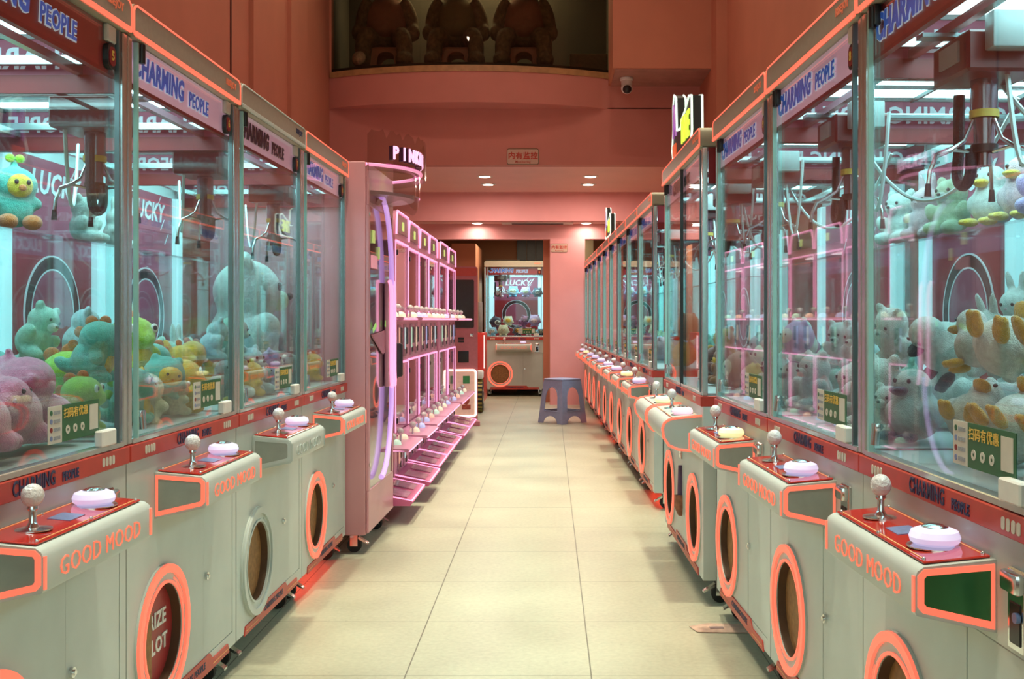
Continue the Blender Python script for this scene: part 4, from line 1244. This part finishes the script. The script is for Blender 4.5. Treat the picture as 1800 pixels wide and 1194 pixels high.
# floor litter
pp = MB()
import_pts = [(-.08, -.05), (.10, -.06), (.13, -.01), (.08, .05), (-.03, .06), (-.10, .02)]
pp.prism(import_pts, 'z', .002, .004)
o = pp.build('paper_scrap', mat('paper_peach', (.62, .42, .33), .7, noise=.2, nscale=30)); o.location = (.60, 3.85, 0)
tag(o, 'crumpled paper scrap on the floor beside the right machines', 'paper')
MB().box(-.03, .02, -.012, .012, .0042, .0055).build('print', mat('paper_print', (.35, .25, .25), .7, noise=.2), o)

# ------------------------------------------------------------------ plush: display window bears
dmt = {'brown': mat('bear_fur_olive', (.16, .11, .05), .95, noise=.35, nscale=25, bump=1.0, bscale=90),
       'shirt': mat('bear_shirt', (.26, .11, .06), .9, noise=.1, nscale=20), 'shirt2': mat('bear_shirt_olive', (.17, .13, .05), .9, noise=.1, nscale=20)}
pst = mat('stool_salmon', (.50, .18, .09), .5, noise=.05)
for i, (x, sh, lb) in enumerate(((-1.72, 'shirt', 'giant plush bear sitting at the left in the upper display window'),
                                 (-.98, 'shirt2', 'giant plush bear in olive sitting in the middle of the upper display window'),
                                 (-.27, 'shirt', 'giant plush bear in brown sitting at the right in the upper display window'))):
    r = empty('giant_plush_bear', (x, 11.42, 3.70), 0, lb, 'plush toy', 'giant plush bears'); r.scale = (.86, 1, 1)
    blob('body', [((0, .10, .58), (.26, .22, .30)), ((0, .06, 1.0), (.25, .23, .23)), ((.2, .08, 1.2), (.08, .05, .08)), ((-.2, .08, 1.2), (.08, .05, .08)),
                  ((.29, .0, .60), (.085, .10, .22), (.3, -.35, 0)), ((-.29, .0, .60), (.085, .10, .22), (.3, .35, 0)), ((.34, -.06, .42), (.08, .09, .09)), ((-.34, -.06, .42), (.08, .09, .09)),
                  ((.20, -.06, .36), (.12, .22, .11)), ((-.20, -.06, .36), (.12, .22, .11)), ((.25, -.20, .22), (.10, .10, .20)), ((-.25, -.20, .22), (.10, .10, .20)),
                  ((.26, -.27, .085), (.11, .16, .085)), ((-.26, -.27, .085), (.11, .16, .085))], dmt['brown'], r, .022, 4)
    blob('shirt', [((0, .08, .60), (.285, .245, .23)), ((0, .06, .48), (.27, .24, .12))], dmt[sh], r, .03, 4)
    blob('muzzle', [((0, -.16, .96), (.10, .07, .08))], P_('cream'), r, .02, 2)
    for s in (-1, 1): MB().ell((s * .09, -.15, 1.06), .018, u=8, v=6).build('eye', black, r)
    st = stool((x, 11.50, 3.70), 0, pst, ('salmon plastic stool under the left giant bear', 'salmon plastic stool under the middle giant bear', 'salmon plastic stool under the right giant bear')[i], H=.27, top=.15, base=.17)
    st['group'] = 'stools in the display window'
bx = MB().box(-.2, .2, -.14, .14, 0, .20, bev=.008).build('storage_box', mat('box_brown', (.16, .10, .05), .7, noise=.15)); bx.location = (.41, 11.5, 3.702)
tag(bx, 'brown box at the right end of the upper display window', 'box')

# ------------------------------------------------------------------ plush: in the machines
def inside(root, lx, ly, z):
    c, s = math.cos(root.rotation_euler[2]), math.sin(root.rotation_euler[2])
    lx *= root.scale[0]; z *= root.scale[2]
    return (root.location.x + c * lx - s * ly, root.location.y + s * lx + c * ly, z)


CN = {'paleblue': 'pale blue', 'palepink': 'pale pink', 'rosewood': 'dark brown', 'mint': 'mint green', 'navy': 'black'}
KN = {'dino': 'dinosaur', 'bird': 'duck', 'ball': 'round'}


def heap(root, spec, where, group, rz0):
    """spec: list of (kind,c1,c2,c3, lx, ly, z, s, turn, tilt, text)"""
    for (kind, c1, c2, c3, lx, ly, z, s, turn, tilt, text) in spec:
        put_plush(kind, c1, c2, c3, inside(root, lx, ly, z), s, (tilt[0], tilt[1], rz0 + turn), text + ' ' + where, group)


F0 = .822
PG = 'plush toys in the left machines'
heap(std, [('pig', 'pink', 'white', 'orange', .17, .17, F0, .112, 0.2, (0, 0), 'large pink plush pig against the front glass, nearest the camera,'),
           ('pig', 'pink', 'white', 'orange', .28, .15, .905, .085, -2.6, (.3, .1), 'smaller pink plush pig lying on top of the heap'),
           ('pig', 'pink', 'white', 'orange', -.10, .20, F0, .12, .6, (0, 0), 'pink plush pig at the left front'),
           ('dino', 'teal', 'yellow', 'lime', .02, .42, F0, .115, .5, (0, 0), 'teal dinosaur plush upright in the middle'),
           ('dino', 'teal', 'cream', 'orange', .27, .44, F0, .12, -.6, (0, 0), 'teal dinosaur plush with orange crest at the far right'),
           ('pig', 'pink', 'white', 'orange', -.25, .45, F0, .12, -.4, (0, 0), 'pink plush pig at the rear left'),
           ('dino', 'lime', 'yellow', 'orange', .15, .64, F0, .10, .1, (0, 0), 'lime dinosaur plush at the back wall'),
           ('lamb', 'teal', 'yellow', 'orange', .30, .62, 1.362, .085, .1, (0, 0), 'teal lamb plush with yellow face on the shelf, right end,'),
           ('lamb', 'teal', 'yellow', 'orange', .12, .62, 1.362, .085, .3, (0, 0), 'teal lamb plush with yellow face on the shelf, middle,'),
           ('lamb', 'mint', 'yellow', 'orange', -.06, .62, 1.362, .085, 0, (0, 0), 'mint lamb plush on the shelf, left end,')],
     'inside the nearest left machine', PG, RL)
heap(std, [('dino', 'teal', 'yellow', 'orange', .30, .40, 1.0, .095, .3, (.3, .2), 'teal dinosaur plush on the second layer, far right,'),
           ('dino', 'cream', 'yellow', 'orange', .10, .38, .99, .095, -.3, (.4, -.2), 'cream dinosaur plush on the second layer, middle,'),
           ('dino', 'lime', 'yellow', 'orange', .33, .62, .84, .105, .2, (0, 0), 'lime dinosaur plush in the rear right corner'),
           ('dino', 'teal', 'yellow', 'lime', -.15, .62, F0, .11, .2, (0, 0), 'teal dinosaur plush in the rear left part')],
     'inside the nearest left machine', PG, RL)
heap(std, [('pig', 'pink', 'white', 'orange', .33, .16, F0, .085, -.9, (0, 0), 'pink plush pig low in the front right corner'),
           ('pig', 'pink', 'white', 'orange', -.02, .13, .83, .10, .1, (0, 0), 'pink plush pig low at the front middle'),
           ('dino', 'yellow', 'cream', 'lime', .20, .30, .93, .08, 2.4, (.2, 0), 'yellow dinosaur plush facing away behind the pigs')],
     'inside the nearest left machine', PG, RL)
heap(m2_, [('dino', 'cream', 'yellow', 'orange', .20, .12, F0, .065, 1.0, (0, 0), 'cream dinosaur plush low beside the sticker'),
           ('dino', 'teal', 'cream', 'orange', .20, .25, .93, .08, .8, (.9, 0), 'teal dinosaur plush lying behind the front row'),
           ('dino', 'teal', 'yellow', 'orange', -.22, .18, .95, .085, .2, (.2, 0), 'teal dinosaur plush raised at the left'),
           ('dino', 'lime', 'yellow', 'orange', -.32, .16, F0, .08, .2, (0, 0), 'lime dinosaur plush low at the left corner')],
     'inside the second left machine', PG, RL)
heap(unlit, [('dino', 'yellow', 'cream', 'lime', .16, .13, F0, .07, .8, (0, 0), 'yellow dinosaur plush low at the front'),
             ('bear', 'grey', 'white', 'orange', .34, .14, F0, .07, .0, (0, 0), 'grey bear plush low in the front right corner'),
             ('bear', 'white', 'cream', 'orange', .30, .26, .97, .085, .4, (.4, .3), 'white bear plush raised at the right'),
             ('bear', 'paleblue', 'cream', 'orange', -.05, .22, .97, .08, .4, (.4, .3), 'pale blue bear plush raised at the left'),
             ('bear', 'cream', 'white', 'orange', .15, .60, 1.0, .09, .2, (.2, 0), 'cream bear plush raised at the back')],
     'inside the unlit left machine', PG, RL)
heap(glowm, [('bear', 'grey', 'white', 'orange', -.10, .13, F0, .075, .4, (0, 0), 'grey bear plush low by the glass'),
             ('dino', 'yellow', 'cream', 'orange', .33, .14, F0, .07, .4, (0, 0), 'yellow dinosaur plush low at the right')],
     'inside the left machine beside the pink cabinet', PG, RL)
heap(m2_, [('bear', 'paleblue', 'white', 'orange', .22, .42, .99, .085, .4, (.3, 0), 'pale blue bear plush on the second layer'),
           ('bear', 'mint', 'white', 'orange', .0, .45, 1.0, .085, -.2, (.3, .3), 'mint bear plush on the second layer'),
           ('dino', 'yellow', 'gold', 'orange', .29, .16, .965, .07, .9, (1.1, .2), 'yellow dinosaur plush lying near the front corner'),
           ('dino', 'cream', 'yellow', 'orange', -.20, .60, F0, .11, .2, (0, 0), 'cream dinosaur plush in the rear left')],
     'inside the second left machine', PG, RL)
heap(unlit, [('bear', 'mint', 'white', 'orange', .12, .25, .99, .08, .3, (.6, 0), 'mint bear plush lying on top'),
             ('bear', 'cream', 'white', 'orange', .30, .40, F0, .115, .2, (0, 0), 'cream bear plush at the right middle')],
     'inside the unlit left machine', PG, RL)
heap(m2_, [('dino', 'lime', 'yellow', 'orange', .14, .21, .93, .100, -.5, (-.1, 0), 'bright lime dinosaur plush with orange crest topmost in the heap'),
           ('dino', 'cream', 'yellow', 'yellow', .03, .14, .80, .088, -1.2, (0, 0), 'cream dinosaur plush at the very bottom by the glass'),
           ('ball', 'teal', 'yellow', 'orange', .10, .12, .885, .070, -.8, (.1, .2), 'round teal plush with yellow face pressed to the glass'),
           ('dino', 'yellow', 'gold', 'orange', .29, .13, F0, .090, .5, (0, 0), 'golden yellow dinosaur plush at the front right corner'),
           ('dino', 'teal', 'yellow', 'lime', -.06, .14, F0, .085, .3, (0, 0), 'teal dinosaur plush with lime crest at the front left'),
           ('dino', 'lime', 'yellow', 'orange', -.10, .30, F0, .110, .5, (0, 0), 'lime dinosaur plush behind the teal ones on the left'),
           ('bear', 'mint', 'cream', 'orange', .32, .34, F0, .11, .0, (0, 0), 'mint bear plush at the right side'),
           ('dino', 'teal', 'cream', 'yellow', -.27, .42, F0, .115, .7, (0, 0), 'teal dinosaur plush at the left rear'),
           ('bear', 'mint', 'white', 'orange', .12, .50, F0, .11, .2, (0, 0), 'mint bear plush in the rear middle'),
           ('dino', 'yellow', 'cream', 'orange', -.05, .64, F0, .10, 0, (0, 0), 'yellow dinosaur plush by the back wall'),
           ('bear', 'paleblue', 'white', 'orange', .29, .62, F0, .10, 0, (0, 0), 'pale blue bear plush by the back wall'),
           ('lamb', 'teal', 'yellow', 'orange', .20, .58, 1.362, .105, -.75, (0, 0), 'teal lamb plush, yellow face, right end of shelf'),
           ('lamb', 'teal', 'yellow', 'orange', -.06, .58, 1.362, .105, -.65, (0, 0), 'teal lamb plush, yellow face, left end of shelf')],
     'inside the second left machine', PG, RL)
heap(unlit, [('bear', 'white', 'cream', 'orange', .05, .17, F0, .105, .3, (0, 0), 'white bear plush by the front glass'),
             ('bear', 'paleblue', 'white', 'orange', .27, .16, F0, .10, -.3, (0, 0), 'pale blue bear plush at the front right'),
             ('bird', 'grey', 'white', 'yellow', -.10, .14, F0, .085, -.5, (0, 0), 'grey bird plush with yellow beak at the front left'),
             ('bear', 'mint', 'white', 'orange', -.08, .36, F0, .12, .3, (0, 0), 'mint bear plush in the middle'),
             ('bunny', 'white', 'cream', 'orange', .18, .40, F0, .12, .0, (0, 0), 'white bunny plush in the middle right'),
             ('bear', 'cream', 'white', 'orange', -.28, .50, F0, .11, .5, (0, 0), 'cream bear plush at the left rear'),
             ('bear', 'white', 'cream', 'orange', .02, .62, F0, .11, 0, (0, 0), 'white bear plush by the back wall'),
             ('bear', 'paleblue', 'white', 'orange', .28, .63, F0, .11, 0, (0, 0), 'pale blue bear plush at the rear right'),
             ('bear', 'white', 'cream', 'orange', -.1, .62, 1.362, .09, 0, (0, 0), 'white bear plush on the shelf, left end,'),
             ('bunny', 'white', 'cream', 'orange', .17, .62, 1.362, .085, 0, (0, 0), 'white bunny plush on the shelf, right end,')],
     'inside the unlit left machine', PG, RL)
heap(glowm, [('bear', 'white', 'cream', 'orange', .16, .40, F0, .31, .35, (0, -.03), 'very large white bear plush'),
             ('bear', 'lilac', 'white', 'orange', -.26, .17, F0, .09, .3, (0, 0), 'lilac bear plush at the front left'),
             ('dino', 'yellow', 'cream', 'orange', -.27, .40, F0, .09, .3, (0, 0), 'yellow dinosaur plush beside the large bear'),
             ('bear', 'paleblue', 'white', 'orange', -.25, .62, F0, .10, .3, (0, 0), 'pale blue bear plush by the back wall')],
     'inside the left machine beside the pink cabinet', PG, RL)

R0 = [o for o in COL.objects if o.get('label', '').startswith('nearest claw machine on the right')][0]
for ch in R0.children:
    if ch.name.startswith('control_box'):
        for g_ in ch.children:
            if g_.name.startswith('end_plate'):
                g_.material_slots[0].link = 'OBJECT'
                g_.material_slots[0].material = mat('end_plate_green', (0.06, 0.22, 0.08), 0.22, metal=0.5, noise=0.15, nscale=6)
PR = 'plush toys in the right machines'
duck = ('bird', 'white', 'white', 'gold')
def D_(lx, ly, z, s, t, tilt, tx): return (*duck, lx, ly, z, s, t, tilt, tx)
heap(R0, [D_(-.06, .11, 1.03, .095, .5, (-1.2, .2), 'white duck plush lying on its back atop the heap'),
          D_(.12, .11, 1.02, .10, -.4, (-1.1, 0), 'white duck plush lying at the right of the heap top'),
          D_(-.15, .10, .875, .085, .7, (-.9, .2), 'white duck plush low behind the glass, feet outward,'),
          D_(.02, .10, .88, .090, .2, (-.9, 0), 'white duck plush standing low behind the green sticker'),
          D_(.20, .11, .87, .10, -.2, (-.8, 0), 'white duck plush low at the right front'),
          ('bunny', 'white', 'white', 'orange', -.26, .42, F0, .12, .5, (0, 0), 'white bunny plush in the far corner'),
          ('bear', 'white', 'white', 'orange', .0, .38, F0, .13, .2, (0, 0), 'white bear plush in the middle'),
          ('bear', 'paleblue', 'white', 'orange', .28, .42, F0, .12, -.2, (0, 0), 'pale blue bear plush on the right side'),
          D_(-.13, .58, F0, .12, .2, (0, 0), 'white duck plush at the rear left'),
          ('bear', 'white', 'white', 'orange', .14, .60, F0, .12, -.2, (0, 0), 'white bear plush by the back wall'),
          ('bear', 'white', 'white', 'orange', -.26, .62, 1.362, .085, 0, (0, 0), 'white bear plush at the left end of the shelf'),
          ('bunny', 'white', 'white', 'orange', -.07, .62, 1.362, .082, 0, (0, 0), 'white bunny plush on the shelf, second from left,'),
          ('bear', 'palepink', 'white', 'orange', .12, .62, 1.362, .085, 0, (0, 0), 'pale pink bear plush on the shelf'),
          ('bear', 'paleblue', 'white', 'orange', .29, .62, 1.362, .08, 0, (0, 0), 'pale blue bear plush at the right end of the shelf')],
     'inside the nearest right machine', PR, RR)
heap(R0, [('bird', 'white', 'white', 'gold', -.24, .18, 1.005, .075, -.7, (.2, -.3), 'small white duck plush above the far corner'),
          ('bear', 'white', 'white', 'orange', -.15, .40, 1.01, .085, .3, (.2, .2), 'white bear plush on the second layer, left,'),
          ('bunny', 'white', 'white', 'orange', .10, .42, 1.03, .08, -.3, (.2, -.2), 'white bunny plush on the second layer, middle,'),
          ('bear', 'white', 'white', 'orange', .30, .60, F0, .11, -.3, (0, 0), 'white bear plush in the rear right corner')],
     'inside the nearest right machine', PR, RR)
heap(R0, [('bear', 'white', 'white', 'orange', -.30, .26, F0, .085, .6, (0, 0), 'white bear plush low beside the prize chute'),
          ('bunny', 'white', 'white', 'orange', -.12, .24, F0, .08, .6, (0, 0), 'white bunny plush low behind the front ducks'),
          ('bunny', 'white', 'white', 'orange', -.28, .60, 1.0, .085, .2, (.2, 0), 'white bunny plush raised at the rear left')],
     'inside the nearest right machine', PR, RR)
heap(R1, [('bear', 'white', 'white', 'orange', .22, .13, F0, .07, .6, (0, 0), 'white bear plush low at the glass'),
          ('bear', 'white', 'white', 'orange', .0, .12, F0, .07, -.4, (0, 0), 'white bear plush low left of centre'),
          ('bear', 'paleblue', 'white', 'orange', -.20, .22, .96, .08, .4, (.3, 0), 'pale blue bear plush raised at the left'),
          ('bunny', 'white', 'white', 'orange', .30, .36, .98, .085, .4, (.3, 0), 'white bunny plush raised at the right'),
          ('bunny', 'white', 'white', 'orange', .0, .56, 1.03, .09, .4, (.2, 0), 'white bunny plush raised at the back')],
     'inside the second right machine', PR, RR)
heap(gy, [('bear', 'white', 'white', 'orange', .20, .30, .96, .08, .6, (.3, 0), 'white bear plush raised behind the lilac one'),
          ('bear', 'mint', 'white', 'orange', -.10, .26, .97, .08, .3, (.3, 0), 'mint bear plush raised at the left')],
     'inside the third right machine', PR, RR)
heap(R1, [('bear', 'white', 'white', 'orange', -.02, .25, 1.0, .085, .4, (.5, .2), 'white bear plush lying on the second layer'),
          ('bear', 'white', 'white', 'orange', .08, .62, F0, .12, .2, (0, 0), 'white bear plush at the rear middle')],
     'inside the second right machine', PR, RR)
heap(R1, [('bunny', 'white', 'white', 'orange', -.10, .15, F0, .095, .2, (0, 0), 'white bunny plush by the front glass'),
          ('bear', 'white', 'white', 'orange', .12, .15, F0, .105, .3, (0, 0), 'white bear plush at the front middle'),
          ('bird', 'white', 'white', 'navy', .30, .16, F0, .10, .5, (0, 0), 'white bird plush with black feet at the front right'),
          ('bird', 'white', 'white', 'navy', .20, .30, 1.0, .10, .3, (.9, .3), 'white bird plush with black feet lying on top'),
          ('bear', 'mint', 'white', 'orange', -.27, .34, F0, .10, .2, (0, 0), 'mint bear plush beside the prize chute'),
          ('bear', 'white', 'white', 'orange', -.03, .40, F0, .13, .1, (0, 0), 'white bear plush in the middle of the heap'),
          ('bunny', 'paleblue', 'white', 'orange', .25, .50, F0, .12, -.2, (0, 0), 'pale blue bunny plush at the right rear'),
          ('bunny', 'white', 'white', 'orange', -.16, .62, F0, .12, .2, (0, 0), 'white bunny plush at the left rear'),
          ('bird', 'white', 'white', 'yellow', -.27, .60, 1.362, .105, .5, (0, 0), 'white duck plush with yellow beak, leftmost on the shelf'),
          ('bird', 'palepink', 'white', 'yellow', -.08, .60, 1.362, .105, .5, (0, 0), 'pale pink duck plush on the shelf'),
          ('bear', 'lilac', 'white', 'orange', .11, .58, 1.362, .105, .5, (0, 0), 'lilac bear plush on the shelf'),
          ('bear', 'white', 'white', 'orange', .29, .60, 1.362, .105, .5, (0, 0), 'white bear plush rightmost on the shelf')],
     'inside the second right machine', PR, RR)
heap(gy, [('bear', 'white', 'navy', 'orange', -.06, .14, F0, .095, .3, (0, 0), 'white bear plush, black muzzle, by the glass'),
          ('ball', 'lilac', 'white', 'orange', .13, .16, .99, .065, .3, (0, 0), 'round lilac plush on top of the heap'),
          ('bird', 'white', 'navy', 'navy', .12, .15, F0, .085, .3, (0, 0), 'white bird plush with black feet at the front'),
          ('bear', 'white', 'white', 'orange', .30, .17, F0, .10, .3, (0, 0), 'white bear plush at the front right'),
          ('bear', 'mint', 'white', 'orange', -.25, .38, F0, .105, .3, (0, 0), 'mint bear plush beside the prize chute'),
          ('bunny', 'white', 'white', 'orange', .02, .40, F0, .12, .3, (0, 0), 'white bunny plush in the middle'),
          ('bear', 'paleblue', 'white', 'orange', .26, .46, F0, .11, -.2, (0, 0), 'pale blue bear plush at the right'),
          ('bear', 'white', 'white', 'orange', -.12, .62, F0, .11, .2, (0, 0), 'white bear plush by the back wall'),
          ('bear', 'white', 'white', 'orange', -.15, .60, 1.362, .105, .5, (0, 0), 'white bear plush at the left of the shelf'),
          ('bunny', 'palepink', 'white', 'orange', .08, .60, 1.362, .10, .5, (0, 0), 'pale pink bunny plush on the shelf'),
          ('bear', 'cream', 'white', 'orange', .29, .60, 1.362, .10, .5, (0, 0), 'cream bear plush at the right of the shelf')],
     'inside the third right machine', PR, RR)
RD = dbl.rotation_euler[2]
heap(dbl, [('bear', 'brown', 'gold', 'orange', .10, .17, F0, .09, .2, (0, 0), 'brown bear plush by the front glass'),
           ('bear', 'rosewood', 'brown', 'orange', -.12, .17, F0, .09, -.2, (0, 0), 'dark brown bear plush by the front glass'),
           ('ball', 'olive', 'cream', 'orange', .32, .20, F0, .09, .2, (0, 0), 'round olive plush near the right window'),
           ('bear', 'grey', 'white', 'orange', -.32, .42, F0, .12, .1, (0, 0), 'grey bear plush in the left half'),
           ('ball', 'brown', 'cream', 'orange', .02, .42, F0, .13, .1, (0, 0), 'large round brown plush in the middle'),
           ('bear', 'purple', 'cream', 'orange', .32, .48, F0, .12, .1, (0, 0), 'purple bear plush at the right rear'),
           ('ball', 'yellow', 'cream', 'orange', .50, .22, F0, .065, .1, (0, 0), 'small round yellow plush at the right end'),
           ('ball', 'gold', 'cream', 'orange', -.50, .45, F0, .075, .1, (0, 0), 'small round golden plush at the left end')],
     'inside the double-width machine', PR, RD)
heap(FAR[0], [('ball', 'gold', 'cream', 'orange', .24, .20, F0, .09, -.8, (0, 0), 'round golden plush at the near front corner'),
              ('ball', 'brown', 'gold', 'orange', .24, .22, .975, .10, -.8, (0, 0), 'round brown plush stacked at near front corner'),
              ('bear', 'gold', 'cream', 'orange', .25, .44, F0, .13, -1.0, (0, 0), 'golden bear plush at the near side'),
              ('bear', 'lilac', 'cream', 'orange', -.02, .22, F0, .10, -.3, (0, 0), 'lilac bear plush at the front'),
              ('bear', 'white', 'cream', 'orange', .0, .50, F0, .13, -.3, (0, 0), 'white bear plush at the rear')],
     'in the right machine just past the gap', PR, RF)
ords = ('second', 'third', 'fourth', 'fifth', 'sixth', 'seventh', 'eighth', 'ninth')
for i, fm in enumerate(FAR[1:]):
    cs = [('bear', 'lilac'), ('ball', 'sky'), ('bear', 'cream'), ('ball', 'palepink'), ('bear', 'mint')]
    random.shuffle(cs)
    heap(fm, [(kk, cc_, 'white', 'orange', lx, ly, F0, .10, -.6, (0, 0), {'ball': 'round ' + CN.get(cc_, cc_), 'bear': CN.get(cc_, cc_) + ' bear'}[kk] + ' plush')
              for (kk, cc_), (lx, ly) in zip(cs, ((-.05, .17), (.20, .18), (-.22, .45), (.02, .48), (.26, .50)))],
         'in the right machine ' + ords[i] + ' past the gap', PR, RF)
heap(END, [('ball', 'palepink', 'white', 'orange', -.23, .60, 1.362, .095, 0, (0, 0), 'round pink plush leftmost on the shelf'),
           ('ball', 'sky', 'cream', 'orange', -.04, .58, 1.362, .10, 0, (0, 0), 'round sky blue plush on the shelf'),
           ('ball', 'lilac', 'cream', 'orange', .14, .58, 1.362, .092, 0, (0, 0), 'round lilac plush on the shelf'),
           ('ball', 'navy', 'white', 'orange', .31, .58, 1.362, .085, 0, (0, 0), 'round black plush with glasses on shelf'),
           ('ball', 'navy', 'white', 'orange', -.31, .32, .94, .10, .6, (.3, .3), 'black plush tipped over at the left side'),
           ('ball', 'cream', 'yellow', 'orange', -.10, .36, .96, .085, 0, (0, 0), 'round cream plush high in the heap, left of middle,'),
           ('bear', 'purple', 'lilac', 'orange', .08, .30, .96, .10, .4, (.6, .2), 'purple bear plush lying in the heap middle'),
           ('ball', 'lilac', 'palepink', 'orange', .28, .34, .96, .10, -.2, (.3, 0), 'round lilac plush high at the right of the heap'),
           ('ball', 'sky', 'white', 'orange', -.31, .15, F0, .075, 0, (0, 0), 'small round sky blue plush at the front left'),
           ('ball', 'cream', 'cream', 'orange', -.16, .14, F0, .095, 0, (0, 0), 'round cream plush at the front glass'),
           ('ball', 'navy', 'gold', 'orange', .04, .13, F0, .085, 0, (0, 0), 'round black plush with glasses at the front glass'),
           ('bear', 'palepink', 'white', 'orange', .19, .16, F0, .07, 0, (0, 0), 'pale pink bear plush at the front'),
           ('ball', 'sky', 'white', 'orange', .29, .14, F0, .055, 0, (0, 0), 'small round sky blue plush at the front right'),
           ('ball', 'navy', 'cream', 'orange', .36, .30, F0, .06, 0, (0, 0), 'small round black plush at the right edge')],
     'in the far end machine', 'plush toys in the far end machine', 0)
# tiny plush in the mini machines
mc = ['mint', 'palepink', 'sky', 'cream', 'lilac', 'yellow']
mo = ('first', 'second', 'third', 'fourth', 'fifth', 'sixth', 'seventh')
for i, mm in enumerate(minis):
    for z, tier in ((1.112, 'upper'), (.412, 'lower')):
        for j, lx in enumerate((-.19, -.02, .16)):
            c1 = mc[(i + j + (2 if z > 1 else 0)) % 6]
            side = ('near end', 'middle', 'far end')[j]
            put_plush('ball', c1, 'white', 'orange', inside(mm, lx, .18, z + .012), .068, (0, 0, PI / 2), 'tiny %s plush ball, %s of %s window, %s pink mini machine' % (CN.get(c1, c1), side, tier, mo[i]),
                      'tiny plush balls in the pink mini machines')
for r in PROTO.values(): remove_tree(r)
